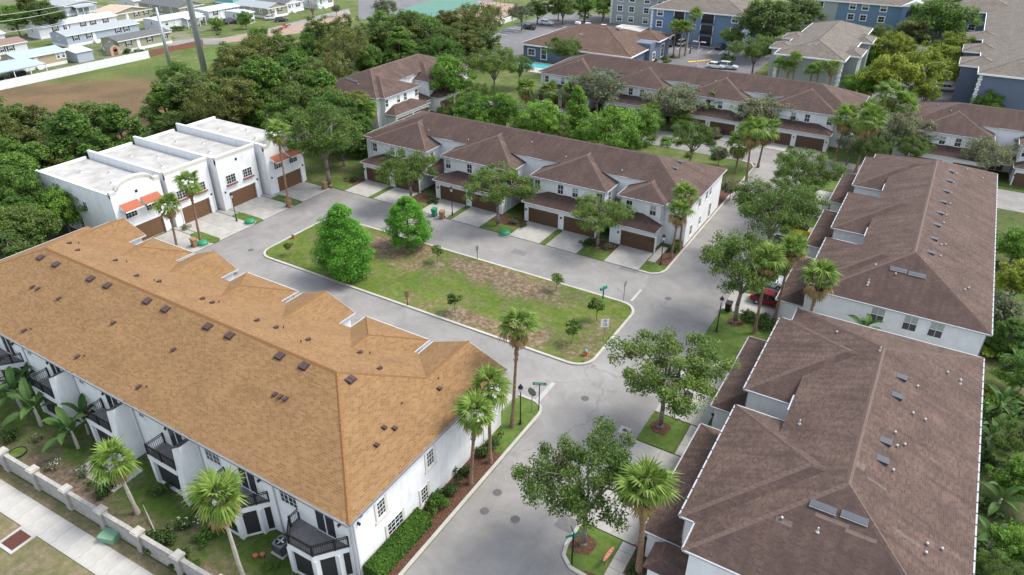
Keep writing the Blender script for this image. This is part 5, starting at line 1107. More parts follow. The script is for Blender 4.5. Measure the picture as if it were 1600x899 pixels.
# ------------------------------------------------------------------ cars
def car(lab, x, y, rz, col, kind='sedan', grp=None):
    key = 'car_'+str(col)
    if key not in K: K[key] = mat_plain('car_paint', col, .25, .6, var=.03)
    t = thing('parked_car', lab, 'car', (x, y, .05), rz, grp)
    suv = kind == 'suv'
    st = [(-2.25, .5, .8, .78), (-2.1, .32, .95, .86), (-1.2, .25, 1.0 if not suv else 1.08, .9), (.6, .25, .98, .9), (1.6, .27, .88, .88), (2.15, .35, .76, .8), (2.3, .48, .65, .66)]
    v, f = [], []
    for (px, zb, zt, w) in st: v += [(px, -w*.93, zb), (px, -w, (zb+zt)/2), (px, -w*.93, zt), (px, w*.93, zt), (px, w, (zb+zt)/2), (px, w*.93, zb)]
    for i in range(len(st)-1):
        for k in range(6): f.append((6*i+k, 6*i+(k+1) % 6, 6*i+6+(k+1) % 6, 6*i+6+k))
    f += [tuple(range(5, -1, -1)), tuple(range(36, 42))]
    MB().add(v, f).build('body', K[key], t, smooth=False)
    zc, zr_ = .98, (1.45 if not suv else 1.72); xs_ = [(-1.95 if not suv else -2.15, -1.35 if not suv else -1.95), (.95, .25)]
    a, b_ = xs_; MB().add([(a[0], -.8, zc), (b_[0], -.8, zc-.04), (b_[0], .8, zc-.04), (a[0], .8, zc), (a[1], -.62, zr_), (b_[1], -.62, zr_), (b_[1], .62, zr_), (a[1], .62, zr_)], [(0,1,5,4),(1,2,6,5),(2,3,7,6),(3,0,4,7)]).build('windows', K['glass'], t)
    MB().prism([(a[1]-.05, -.63), (b_[1]+.05, -.63), (b_[1]+.05, .63), (a[1]-.05, .63)], zr_-.02, zr_+.04).add([(-.35,-.81,zc),(-.25,-.81,zc),(-.25,-.625,zr_),(-.35,-.625,zr_)], [(0,1,2,3)]).add([(-.35,.81,zc),(-.25,.81,zc),(-.25,.625,zr_),(-.35,.625,zr_)], [(3,2,1,0)]).build('roof_panel', K[key], t)
    if 'wheel' not in _gd: _gd['wheel'] = (MB().tube((0, -.11, 0), (0, .11, 0), .32, n=14).mesh('wheel', K['black']), MB().tube((0, -.125, 0), (0, .125, 0), .19, n=10).mesh('rim', K['steel']), MB().box(-.02, .06, -.2, .2, -.07, .07).mesh('headlight', K['lamp_glass']), MB().box(-.06, .03, -.18, .18, -.07, .07).mesh('tail_light', K['coral']))
    for wx in (-1.38, 1.42):
        for s in (-1, 1): o = piece('wheel', _gd['wheel'][0], t, (wx, s*.8, .32)); piece('rim', _gd['wheel'][1], o)
    for s in (-1, 1): piece('headlight', _gd['wheel'][2], t, (2.2, s*.5, .64)); piece('tail_light', _gd['wheel'][3], t, (-2.22, s*.55, .78))
    return t
car('red car on the drive between the right-hand blocks', -10.2, 74.2, 0, (.14, .008, .012)); car('white car behind the red one on the right-hand drives', -11.6, 78.6, 0, (.6, .62, .62), 'suv')
car('yellow car on a drive before the far right-hand block', -11.2, 94.8, 0, (.62, .48, .02)); car('black car nearest the oak before the far right-hand block', -11.4, 88.6, 0, (.012, .012, .014), 'suv')
car('silver car parked before the far block at its left end', -70, 129.4, 1.57, (.5, .52, .54)); car('dark red car parked before the far block garages', -33.4, 129.6, 1.57, (.05, .012, .014)); 
car('silver sedan in the clubhouse car park', *G(854, 39), 0, (.55, .57, .6)); car('black sedan beside the silver one in the clubhouse car park', *G(827, 46), 0, (.014, .014, .016))
car('dark car nearest the palms before the blue apartments', *G(1049, 72), 1.5, (.03, .03, .035)); car('silver car behind the tall palms before the blue apartments', *G(1066, 71), 1.5, (.5, .52, .54), 'suv'); car('dark grey car by the trees before the blue apartments', *G(1127, 77), 1.3, (.05, .055, .06))
car('white car behind the ridge of the far block', *G(1118, 107), .05, (.65, .66, .66)); car('pale car right of the white one behind the far block ridge', *G(1138, 108), .05, (.5, .52, .53), 'suv')
car('white pickup in the car park among the yellow-green trees', *G(1448, 68), 1.57, (.65, .66, .67), 'suv'); car('silver car between yellow-green trees near the lamp post', *G(1485, 123), .3, (.5, .52, .56)); car('white car under the yellow-green trees', *G(1467, 110), .3, (.62, .63, .64)); car('pale car at the near end of the tree-shaded car park', *G(1478, 142), .3, (.55, .56, .57)); car('dark car left in the tree-shaded car park', *G(1393, 60), 1.2, (.05, .06, .07))
car('silver car beside the olive mobile home', *G(424, 31), 1.2, (.5, .52, .55)); car('dark car beside the silver one in the village', *G(440, 34), 1.0, (.03, .035, .04)); car('dark pickup before the white mobile home', *G(361, 37), 1.4, (.05, .05, .055), 'suv'); car('black car cut by the clubhouse gable', *G(1012, 96), .6, (.02, .02, .022))
# ------------------------------------------------------------------ vegetation kit
def leaf_cloud(rng, cen, rad, n_per, size, up=.75, squash=.7):
    """small leaf quads in clumps around the given centres"""
    cen = np.asarray(cen); rad = np.asarray(rad); k = len(cen); n = k*n_per
    c = np.repeat(cen, n_per, 0); r = np.repeat(rad, n_per)
    d = rng.normal(size=(n, 3)); d /= np.linalg.norm(d, axis=1, keepdims=True)
    p = c+d*(r*rng.random(n)**.5)[:, None]*np.array([1, 1, squash])
    nrm = d*.6+rng.normal(size=(n, 3))*.7+np.array([0, 0, up]); nrm /= np.linalg.norm(nrm, axis=1, keepdims=True)
    a = np.cross(nrm, rng.normal(size=(n, 3))); a /= np.linalg.norm(a, axis=1, keepdims=True); b_ = np.cross(nrm, a)
    s = size*(.6+.8*rng.random(n))[:, None]; a = a*s; b_ = b_*s*.5
    V = np.stack([p-a, p+b_, p+a, p-b_], 1).reshape(-1, 3); Q = np.arange(4*n).reshape(-1, 4)
    return V, Q
def limb(mb, p, q, r0, r1, rng, n=3, sag=.15, sides=6):
    p, q = Vector(p), Vector(q); pts = [p]; L_ = (q-p).length
    for i in range(1, n): pts.append(p.lerp(q, i/n)+Vector(rng.normal(size=3))*L_*.06+Vector((0, 0, L_*sag*math.sin(math.pi*i/n))))
    pts.append(q); mb.path(pts, [r0+(r1-r0)*i/n for i in range(n+1)], sides)
def make_tree(name, seed, Rr, H, base, leafmat, nclump, nper, size, crad, bark='bark', shape='round', shell=.5, trunk_r=.22):
    """a tree mesh pair (trunk, crown): crown radius Rr, total height H, crown starts at base"""
    rng = np.random.default_rng(seed); cen, rad = [], []; hz = (H-base)/2; zc = base+hz
    while len(cen) < nclump:
        u = rng.uniform(-1, 1, 3)
        if shape == 'cone':
            f = (u[2]+1)/2; w = (1-f)**.75*(.35+.65*min(1, f*6)) if f > 0 else 0; w = max(w, .08)
            rr = math.hypot(u[0], u[1])
            if rr > 1 or rr < .45 and f < .8: continue
            cen.append((u[0]*w*Rr, u[1]*w*Rr, base+f*(H-base)*.97)); rad.append(crad*(.55+.6*(1-f)))
        elif shape == 'egg':
            f = (u[2]+1)/2; w = (.72+.28*(f/.32)**.7 if f < .32 else ((1-f)/.68)**.54); at = math.atan2(u[1], u[0]); w *= 1+.08*math.sin(3*at+9*f)+.06*math.sin(5*at-14*f+seed)
            rr = math.hypot(u[0], u[1])
            if rr > 1 or rr < .62: continue
            cen.append((u[0]*w*Rr*.86, u[1]*w*Rr*.86, base+f*(H-base)*.96)); rad.append(crad*rng.uniform(.7, 1.25)*(.6+.4*min(1, (1-f)*3)))
        else:
            q = np.linalg.norm(u)
            if q > 1 or q < shell*rng.random()**.5: continue
            at = math.atan2(u[1], u[0]); lob = 1+.2*math.sin(3*at+seed)+.13*math.sin(5*at+2*seed)+.1*math.sin(7*at+3*u[2]+seed)
            fl = 1.0 if u[2] > 0 else (.75 if shape == 'round' else .55)
            cen.append((u[0]*Rr*.86*lob, u[1]*Rr*.86*lob, zc+u[2]*hz*.82*fl)); rad.append(crad*rng.uniform(.6, 1.15))
    V, Q = leaf_cloud(rng, cen, rad, nper, size)
    crown = np_mesh('crown', V, Q, K[leafmat])
    mb = MB()
    if shape in ('cone', 'egg'):
        mb.path([(0, 0, 0), (.05, 0, H*.5), (0, 0, H*.95)], [trunk_r, trunk_r*.6, .03], 8)
        for c in cen[::4]: limb(mb, (0, 0, c[2]*.92), c, .05, .012, rng, 2, .05, 4)
    else:
        fz = base*.85+.3; mb.path([(0, 0, 0), (.03, .02, .25), (.06, -.04, fz*.6), (.0, .03, fz)], [trunk_r*1.45, trunk_r, trunk_r*.85, trunk_r*.75], 9)
        main = []
        nb = 6
        for i in range(nb):
            a = 2*math.pi*i/nb+rng.uniform(-.3, .3); q = (Rr*.45*math.cos(a), Rr*.45*math.sin(a), zc+rng.uniform(-.2, .5)*hz)
            limb(mb, (0, .03, fz-.1), q, trunk_r*.55, trunk_r*.26, rng); main.append(q)
        q = (0, 0, zc+hz*.4); limb(mb, (0, .03, fz), q, trunk_r*.5, trunk_r*.2, rng); main.append(q)
        for c in cen[::2]:
            m = min(main, key=lambda w: math.dist(w, c)); limb(mb, m, c, trunk_r*.2, .015, rng, 2, .05, 4)
    return mb.mesh('trunk', K[bark], True), crown, Rr, H
TK = {}
for i in range(4): TK['oak%d' % i] = make_tree('oak', 11+i, 5.0, 8.6, 3.2, 'L_oak', 92, 240, .1, .92, shape='umbrella', shell=.55)
WS = (('L_wood', 4.6, 10.0, 1.6, 'round', 90, 1.1), ('L_wood2', 4.0, 11.5, 2.0, 'round', 90, .95), ('L_wood3', 4.6, 9.0, 1.4, 'umbrella', 85, 1.1), ('L_wood', 3.6, 13.0, 2.2, 'round', 85, .95), ('L_wood2', 5.0, 9.5, 2.2, 'umbrella', 70, 1.0), ('L_wood3', 3.4, 11.0, 1.0, 'egg', 110, .85))
for i, (lm, rr_, hh_, bb_, ss_, nc_, cr_) in enumerate(WS): TK['wood%d' % i] = make_tree('wood', 31+i, rr_, hh_, bb_, lm, nc_, 165 if i != 4 else 100, .16, cr_, shape=ss_, shell=.5)
for i in range(2): TK['bright%d' % i] = make_tree('bright', 51+i, 4.0, 7.5, 1.0, 'L_bright', 80, 170, .14, .95, shell=.55)
for i in range(2): TK['sparse%d' % i] = make_tree('sparse', 61+i, 4.8, 8.0, 2.3, 'L_sparse', 85, 85, .15, 1.1, shell=.45)
for i in range(2): TK['yellow%d' % i] = make_tree('yellow', 71+i, 4.6, 7.6, 2.4, 'L_yellow', 70, 130, .17, .95, shape='umbrella', shell=.5)
TK['cypress'] = make_tree('cypress', 81, 3.8, 11.0, .9, 'L_cyp', 220, 190, .105, .9, shape='egg', trunk_r=.26)
TK['cypress2'] = make_tree('cypress', 84, 3.8, 10.0, 1.3, 'L_cyp', 190, 190, .105, .85, shape='egg', trunk_r=.24)
TK['cone'] = make_tree('cone', 83, 2.2, 8.0, .5, 'L_bright', 80, 120, .14, .8, shape='cone', trunk_r=.15)
TK['sapling'] = make_tree('sapling', 85, .75, 2.4, .9, 'L_oak', 12, 60, .12, .38, trunk_r=.04)
TK['small'] = make_tree('small', 87, 2.2, 4.6, 1.2, 'L_sparse', 26, 90, .17, .8, trunk_r=.09)
TK['bare'] = make_tree('bare', 89, 3.2, 8.0, 2.4, 'L_sparse', 40, 8, .15, .8, trunk_r=.32)
def tree(kind, lab, xy, r, h, group=None, name=None, cat='tree', rz=None):
    tr, cr, R0, H0 = TK[kind]; rz = random.uniform(0, 6.28) if rz is None else rz
    nm = name or {'oak': 'oak_tree', 'woo': 'woodland_tree', 'bri': 'leafy_tree', 'spa': 'grey_leaf_tree', 'yel': 'yellow_leaf_tree', 'cyp': 'cypress_tree', 'con': 'conical_tree', 'sap': 'sapling', 'sma': 'small_tree', 'bar': 'bare_tree'}[kind[:3]]
    t = thing(nm, lab, cat, (xy[0], xy[1], .03), rz, group); sc = (r/R0, r/R0, h/H0)
    piece('trunk', tr, t, sc=sc); piece('crown', cr, t, sc=sc); return t
def tree_px(kind, lab, cx, cy, rpx, base=None, asp=1.05, group=None, name=None):
    """crown centre and radius read off the photograph; base too where its foot is seen"""
    if base:
        xy = G(*base); d = proj(*xy, 4)[2]; r = rpx*d/FOC; zc = height_at(base, cy); h = zc+r*.62*asp
    else:
        zc = 4.2
        for _ in range(6):
            xy = G(cx, cy, zc); d = proj(*xy, zc)[2]; r = rpx*d/FOC; zc = .95*r*asp+.6
        h = zc+r*.75*asp
    return tree(kind, lab, xy, r*1.02, h, group, name)
ORD0 = ['first', 'second', 'third', 'fourth', 'fifth', 'sixth']
# palms
def frond_mesh(seed, mat, n=20, L_=1.15, pet=1.0, droop=.35, spread=118, wid=.055):
    rng = np.random.default_rng(seed); mb = MB()
    mb.add([(0, -.03, 0), (0, .03, 0), (pet*.5, .02, .05), (pet*.5, -.02, .05), (pet, .015, 0), (pet, -.015, 0)], [(0, 1, 2, 3), (3, 2, 4, 5)])
    for i in range(n):
        a = R(-spread+2*spread*i/(n-1)); l = L_*(.72+.28*math.cos(a*.75))*rng.uniform(.88, 1.1); dx, dy = math.cos(a), math.sin(a); nx, ny = -dy, dx
        z1 = -.04-.06*abs(math.sin(a)); z2 = -droop*l*rng.uniform(.6, 1.3); w = wid*rng.uniform(.8, 1.2)
        m = (pet+dx*l*.55, dy*l*.55, z1); e = (pet+dx*l, dy*l, z2)
        b0 = (pet, 0, 0)
        mb.add([(b0[0]-nx*.012, -ny*.012, 0), (b0[0]+nx*.012, ny*.012, 0), (m[0]+nx*w, m[1]+ny*w, m[2]), (m[0], m[1], m[2]+.035), (m[0]-nx*w, m[1]-ny*w, m[2]), e], [(0, 4, 3), (0, 3, 1), (1, 3, 2), (4, 5, 3), (3, 5, 2)])
    return mb
FR_M = [frond_mesh(i, None, 15, 1.15, 1.15, .3+.22*i, 108, .082) for i in range(3)]; DR_M = [frond_mesh(20+i, None, 11, .95, .9, .75, 62, .07) for i in range(2)]
FR = [m.mesh('frond', K['L_palm']) for m in FR_M]; DR = [m.mesh('dry_frond', K['L_dead']) for m in DR_M]
def frond_poses(rng, n, lo, hi):
    out = []
    for i in range(n):
        f = (i+.5)/n; out.append((i*2.39996+rng.uniform(-.2, .2), R(hi+(lo-hi)*f**.85+rng.uniform(-10, 10)), rng.uniform(.72, 1.15)))
    return out
def joined_crown(seed, n, lo, hi, src, mat):
    rng = np.random.default_rng(seed); mb = MB()
    for k, (az, el, s) in enumerate(frond_poses(rng, n, lo, hi)):
        M_ = Matrix.Rotation(az, 4, 'Z') @ Matrix.Rotation(-el, 4, 'Y'); q = src[k % len(src)]
        mb.add([tuple((M_ @ Vector(v))*s) for v in q.v], q.f)
    return mb.mesh('crown', mat)
PC = [joined_crown(90+i, 24, -16, 82, FR_M, K['L_palm']) for i in range(3)]; PD = [joined_crown(95+i, 20, -82, -26, DR_M, K['L_dead']) for i in range(2)]
def trunk_mesh(seed, mat, h0=6.0, r0=.19, r1=.13, boots=True):
    rng = np.random.default_rng(seed); mb = MB(); n = 12; prof = []
    for i in range(n+1): f = i/n; prof.append((r0+(r1-r0)*min(1, f*1.3)+(.09*(1-f*6) if f < .16 else 0)+(.05 if boots and f > .72 else 0)+rng.uniform(-.012, .012), h0*f))
    mb.lathe(prof, 10)
    if boots:
        for i in range(26): a = i*2.4; z = h0*(.70+.3*i/26); mb.obox((.19*math.cos(a), .19*math.sin(a), z), (.05*math.cos(a), .05*math.sin(a), .07), (-.04*math.sin(a), .04*math.cos(a), 0), (-.02*math.cos(a), -.02*math.sin(a), .02))
    return mb.mesh('trunk', mat, False)
PT = [trunk_mesh(1, K['palm_trunk']), trunk_mesh(2, K['green_trunk'], boots=False), trunk_mesh(3, K['palm_trunk'], r0=.22, r1=.16)]
_pseed = [0]
def palm(lab, base, ctop, sc=1.0, near=False, dry=1.0, tk=0, group=None, xy=None, h=None, rw=1.0):
    xy = xy or G(*base); h = h or height_at(base, ctop); _pseed[0] += 1; rng = np.random.default_rng(200+_pseed[0])
    t = thing('palm_tree', lab, 'palm', (xy[0], xy[1], .03), rng.uniform(0, 6.28), group); t.rotation_euler = (rng.normal()*.03, rng.normal()*.03, rng.uniform(0, 6.28))
    piece('trunk', PT[tk], t, sc=(rw, rw, (h-.4)/6.0))
    if near:
        c = MB().lathe([(.1, -.25), (.16, -.05), (.1, .2), (.02, .32)], 8).build('crown', K['L_palm'], t, (0, 0, h))
        for k, (az, el, s) in enumerate(frond_poses(rng, 23, -20 if dry < .75 else 2, 80)): piece('frond', FR[k % 3], c, (0, 0, 0), rot=(0, -el, az), sc=s*sc)
        for k, (az, el, s) in enumerate(frond_poses(rng, int(22*dry), -80, -22 if dry < .75 else -4)): piece('dry_frond', DR[k % 2], c, (0, 0, -.25), rot=(0, -el, az), sc=s*sc)
    else:
        piece('crown', PC[_pseed[0] % 3], t, (0, 0, h), sc=sc)
        if dry: piece('dry_fronds', PD[_pseed[0] % 2], t, (0, 0, h-.25), sc=sc*dry)
    return t
def banana(lab, xy, sc=1.0, n=8, group='banana plants', seed=0, tall=1.0):
    if 'ban' not in _gd:
        L_ = []
        for k in range(3):
            mb = MB(); m = 9; pts = []
            for i in range(m+1):
                f = i/m; x = 2.3*f; z = .95*math.sin(f*2.1)*(1-.12*k)-.55*f*f*(.7+.35*k); w = .30*math.sin(math.pi*min(1, max(.03, (f-.16)/.84)))**.6 if f > .16 else .03; pts.append((x, w, z))
            v = []
            for x, w, z in pts: v += [(x, -w, z+.10*(w > .1)), (x, 0, z), (x, w, z+.10*(w > .1))]
            f_ = []
            for i in range(m): f_ += [(3*i, 3*i+3, 3*i+4, 3*i+1), (3*i+1, 3*i+4, 3*i+5, 3*i+2)]
            L_.append(mb.add(v, f_).mesh('leaf', K['L_banana']))
        _gd['ban'] = (L_, MB().path([(0, 0, 0), (.05, 0, .8), (0, 0, 1.7)], [.14, .12, .08], 8).mesh('stem', K['green_trunk']))
    L_, st_ = _gd['ban']; rnd = random.Random(seed*13+5); t = thing('banana_plant', lab, 'banana plant', (*xy, .03), rnd.uniform(0, 6), group); piece('stem', st_, t, sc=(sc, sc, sc*tall))
    for k in range(n): piece('leaf', L_[k % 3], t, (0, 0, (1.65*tall-.55+.55*k/n)*sc), rot=(rnd.uniform(-.3, .3), -R(62*k/n-8), k*2.4+rnd.uniform(-.3, .3)), sc=sc*rnd.uniform(.8, 1.1))
def shrub_mesh(seed, mat, n=9, per=75, size=.11, flowers=None):
    rng = np.random.default_rng(seed); cen = [(rng.normal()*.42, rng.normal()*.42, .35+.45*rng.random()) for _ in range(n)]; V, Q = leaf_cloud(rng, cen, [rng.uniform(.3, .5) for _ in cen], per, size); return np_mesh('foliage', V, Q, K[mat])
SH = {'dark': [shrub_mesh(i, 'L_shrub') for i in range(3)], 'mid': [shrub_mesh(10+i, 'L_hedge') for i in range(3)], 'bright': [shrub_mesh(20+i, 'L_bright') for i in range(2)], 'sparse': [shrub_mesh(30+i, 'L_sparse', 7, 50) for i in range(2)], 'yellow': [shrub_mesh(34+i, 'L_yellow', 8, 60) for i in range(2)], 'red': [shrub_mesh(38, 'L_red', 7, 40)], 'white': [shrub_mesh(39, 'L_white', 8, 5, .09)]}
ST_ = MB()
for k in range(6): a = k*1.05; ST_.tube((0, 0, 0), (.35*math.cos(a), .35*math.sin(a), .6), .025, .01, 5)
ST_ = ST_.mesh('stems', K['bark'])
_sc = [0]
def shrub(kind, lab, xy, r, h, group=None, flowers=False):
    _sc[0] += 1; m = SH[kind][_sc[0] % len(SH[kind])]; t = thing('shrub', lab, 'shrub', (*xy, .03), random.uniform(0, 6), group); piece('foliage', m, t, sc=(r/.85, r/.85, h/1.15)); piece('stems', ST_, t, sc=(r/.85, r/.85, h/1.15))
    if flowers: piece('flowers', SH['white'][0], t, sc=(r/.8, r/.8, h/1.1))
    return t
def hedge(lab, x0, x1, y0, y1, h, n, mat='L_hedge', seed=1):
    rng = np.random.default_rng(seed); t = thing('hedge', lab, 'hedge', ((x0+x1)/2, (y0+y1)/2, .03)); lx, ly = x1-x0, y1-y0
    MB().prism(rrect(-lx/2+.12, lx/2-.12, -ly/2+.12, ly/2-.12, .3, 4), 0, h-.14).build('core', K['core'], t)
    p = np.stack([rng.uniform(-lx/2, lx/2, n), rng.uniform(-ly/2, ly/2, n), rng.uniform(0, h, n)], 1); sd_ = rng.random(n)
    top = sd_ < .42; p[top, 2] = h-.06+.05*rng.normal(size=top.sum())
    a = (sd_ >= .42) & (sd_ < .75); p[a, 0] = np.where(rng.random(a.sum()) < .5, -lx/2, lx/2); b_ = sd_ >= .75; p[b_, 1] = np.where(rng.random(b_.sum()) < .5, -ly/2, ly/2)
    rr = .35; ed = np.maximum(np.abs(p[:, 0])-(lx/2-rr), 0)**2+np.maximum(p[:, 2]-(h-rr), 0)**2; f = np.where(ed > rr*rr, rr/np.sqrt(ed+1e-9), 1)
    p[:, 0] = np.sign(p[:, 0])*np.minimum(np.abs(p[:, 0]), lx/2-rr+np.maximum(np.abs(p[:, 0])-(lx/2-rr), 0)*f); p[:, 2] = np.minimum(p[:, 2], h-rr+np.maximum(p[:, 2]-(h-rr), 0)*f)
    V, Q = leaf_cloud(rng, p, np.full(n, .07), 1, .085); piece('foliage', np_mesh('foliage', V, Q, K[mat]), t)
# ------------------------------------------------------------------ street trees
tree_px('oak0', 'oak on the square lawn with mulch ring right of the junction', 1040, 583, 96, (1031, 668))
tree_px('oak1', 'big leafy oak at the bottom centre beside the green street sign', 900, 756, 104, (911, 852), 1.2)
tree_px('oak2', 'oak beside the street lamp left of the three tall palms', 1118, 415, 84, (1148, 505))
tree_px('oak3', 'oak right of the upper street before the far right-hand block', 1208, 342, 76); tree_px('oak1', 'taller oak behind it along the upper street kerb', 1255, 276, 54); tree_px('oak0', 'oak squeezed between the two along the upper street kerb', 1232, 312, 48)
tree_px('oak3', 'oak before the right end garages of the long middle block', 935, 343, 54, (933, 388)); tree_px('oak0', 'oak before the middle of the long middle block', 777, 298, 60, (778, 353)); tree_px('oak2', 'oak before the left part of the long middle block', 640, 268, 54, (643, 322))
tree_px('oak1', 'large dark oak between the farthest white unit and the long middle block', 522, 226, 78, (515, 292), 1.25)
tree_px('sparse0', 'sparse grey-green tree before the left of the far block', 927, 145, 56, (931, 182)); tree_px('sparse1', 'sparse grey-green tree before the middle of the far block', 1049, 163, 50, (1048, 197)); tree_px('sparse0', 'sparse grey-green tree before the right of the far block', 1186, 178, 46, (1186, 212))
tree_px('sparse1', 'grey-green tree behind the palms at the upper street end', 1392, 200, 42); tree_px('oak2', 'oak beside the palms at the upper street end', 1345, 205, 34); tree_px('sparse0', 'leafy tree before the right edge townhouse', 1425, 212, 38); tree_px('sparse1', 'sparse tree at the right edge before the white townhouse', 1548, 245, 40); tree_px('sparse0', 'sparse tree cut by the right edge', 1596, 228, 34)
tree_px('cypress', 'larger bright green cypress on the island', 542, 358, 50, (543, 432), 1.35) ; tree_px('cypress2', 'smaller bright green cypress on the upper island kerb', 638, 336, 40, (640, 388), 1.25)
for q, r_ in (((700, 118), 40),): tree_px('bright0', 'rounded green tree right of the wood-edge townhouse', *q, r_+4)
tree_px('oak0', 'dark green tree behind the rounded one near the pool', 772, 106, 44); tree_px('oak3', 'tree before the clubhouse roof', 880, 82, 32); tree_px('oak1', 'tree between pool and far block', 812, 108, 26)
for i, (cx, cy, r_, kd, lab) in enumerate(((735, 168, 36, 'bright1', 'leafy green tree leftmost of the row behind the long middle block'), (787, 172, 38, 'bright0', 'leafy green tree second in the row behind the long middle block'), (850, 184, 39, 'bright1', 'leafy green tree in the middle of the row behind the long block'), (958, 200, 46, 'bright0', 'broad green tree right in the row behind the long block'), (1005, 192, 32, 'bright1', 'small bright tree beside the broad one behind the long block'), (1083, 220, 42, 'oak2', 'dark green tree at the right end of the row behind the long block'), (917, 207, 24, 'bright1', 'low bright tree beside the conical one'), (762, 188, 24, 'bright0', 'low green tree between the first two behind the long block'), (822, 200, 24, 'bright1', 'low green tree before the middle one behind the long block'), (875, 205, 22, 'oak0', 'low darker tree left of the conical one'), (985, 218, 26, 'bright0', 'bushy bright tree right of the broad one behind the long block'), (705, 178, 22, 'oak3', 'dark tree at the left end behind the long block'), (752, 150, 26, 'oak1', 'dark tree between the rounded tree and the far block'), (838, 172, 22, 'bright1', 'green tree under the palms before the far block'), (1360, 235, 30, 'oak3', 'dark tree at the foot of the upper street palms'), (1330, 228, 26, 'sparse0', 'pale tree left at the foot of the upper street palms'), (1470, 225, 28, 'sparse1', 'pale tree before the left of the right edge townhouse'), (1425, 235, 30, 'oak0', 'low oak behind the far end of the far right-hand block'))): tree_px(kd, lab, cx, cy, r_)
tree_px('cone', 'narrow conical bright green tree behind the long block', 898, 168, 25, (900, 214), 2.2); tree_px('small', 'thin pale sapling right of the dark tree behind the long block', 1125, 240, 14); tree_px('small', 'small olive tree at the right end wall of the long block', 1143, 292, 17)
# saplings on the island
for cx, cy, s, lab in ((684, 412, 1.0, 'young dark tree on a bare mound at the upper island kerb'), (870, 456, .95, 'young dark tree on a pale patch in the upper island'), (711, 490, 1.1, 'young dark tree near the lower island kerb'), (932, 503, 1.2, 'staked young tree in the right part of the island'), (893, 538, 1.15, 'spreading young tree near the lower right island corner'), (453, 400, .8, 'tiny sapling in the left corner of the island')):
    tree('sapling', lab, G(cx, cy), .75*s, 2.5*s)
for x, y, r_ in ((*G(684, 414), .9), (*G(870, 460), .6), (*G(711, 492), .45), (*G(498, 408), .6), (*G(612, 415), .5), (*G(916, 510), .6)):
    sheet('bare_patch', [[(x+r_*(1+.25*math.sin(3*a+x))*math.cos(a), y+r_*.7*(1+.25*math.cos(2*a+y))*math.sin(a)) for a in [2*math.pi*i/14 for i in range(14)]]], .145, K['dirt'])
# ------------------------------------------------------------------ palms
P3 = (G(1279, 436, 8.6), 8.6)
for a in (('fan palm at the left corner of the arched white unit with thick dry skirt', (278, 393), 322, 1.15, .9, 0), ('taller fan palm right beside it before the white unit', (314, 380), 287, 1.15, .7, 0), ('tall fan palm before the farthest white unit', (452, 325), 208, 1.15, .6, 0),
          ('tall fan palm rising at the junction beside the tan roof corner', (800, 668), 516, 1.15, .8, 0), ('fan palm nearest the tan block end wall in the mulch strip', (735, 757), 650, 1.15, .2, 0), ('second fan palm along the tan block end wall', (766, 724), 612, 1.15, .7, 0),
          ('fan palm in the yard between boundary wall and fin walls', (215, 802), 717, 1.12, .4, 1), ('fan palm with orange dry skirt near the screened bay', (380, 905), 772, 1.2, 1.1, 1), ('fan palm with brown trunk at the bottom by the nearest right-hand block', (998, 897), 770, 1.28, .8, 2),
          ('leftmost of three tall palms beside the gap of the right-hand blocks', (1178, 522), 408, 1.1, 1.0, 0), ('middle one of three tall palms beside the gap of the right-hand blocks', (1208, 506), 392, 1.1, 1.2, 0), 
          ('left palm of the pair at the right end of the long middle block', (1048, 405), 330, 1.1, 1.3, 0), ('right palm of the pair at the right end of the long middle block', (1061, 393), 306, 1.1, 1.0, 0)):
    palm(a[0], a[1], a[2], a[3]*.78, True, a[4], a[5], rw=1.15 if a[5] == 2 else .9)
palm('rightmost of three tall palms, before the white end wall', None, None, 1.0, True, 1.4, 0, xy=P3[0], h=P3[1], rw=.95)
for a in (('left palm of three at the upper street corner behind the long block', (1149, 271), 225, 1.1), ('middle palm of three at the upper street corner', (1166, 284), 208, 1.15), ('right palm of three at the upper street corner', (1184, 262), 205, 1.1),
          ('leaning tall palm at the upper street end, left one', (1305, 252), 185, 1.15), ('tall palm behind the far end of the right-hand block', (1336, 270), 190, 1.15), ('tall palm with big head above the upper street end', (1366, 235), 150, 1.2), ('palm right of the big-headed one above the upper street end', (1392, 240), 168, 1.2), ('palm low among the upper street end group', (1345, 225), 175, 1.0),
          ('palm leftmost before the far block', (822, 168), 138, 1.1), ('palm second from left before the far block', (858, 172), 143, 1.1), ('palm third from left before the far block', (892, 178), 148, 1.1), ('palm before the far block behind the broad green tree', (1016, 206), 178, 1.05), ('palm with dry skirt in the middle before the far block', (1058, 205), 184, 1.05), ('palm before the far block right of the middle', (1110, 198), 164, 1.1),
          ('palm at the near corner of the wood-edge townhouse', (577, 222), 172, 1.05), ('palm standing alone in the wood', (521, 132), 108, 1.15), ('palm before the clubhouse eave, left one', (955, 98), 76, 1.1), ('palm before the clubhouse eave, right one', (992, 100), 86, 1.0), ('palm beside the tree before the clubhouse', (902, 92), 78, 1.0)):
    palm(a[0], a[1], a[2], a[3]*1.12)
for i, (bx, ct) in enumerate(((1217, 102), (1232, 105), (1247, 92), (1270, 111), (1281, 105), (1306, 106))):
    q_, h_ = at_y(bx, ct, 161.8); palm('small palm before the pale apartment end wall, %s from the left' % ORD0[i], None, None, .85, dry=.9 if i == 5 else 0, group='palms before the pale apartment end wall', xy=q_, h=h_)
for k, (bx, by, ct) in enumerate(((1052, 88, 44), (1061, 90, 42), (1070, 88, 44), (1078, 84, 24))): palm('slim tall palm in the apartment car park bed, %s from the left' % ORD0[k], (bx, by), ct, 1.0, dry=.6, group='palms in the car park bed')
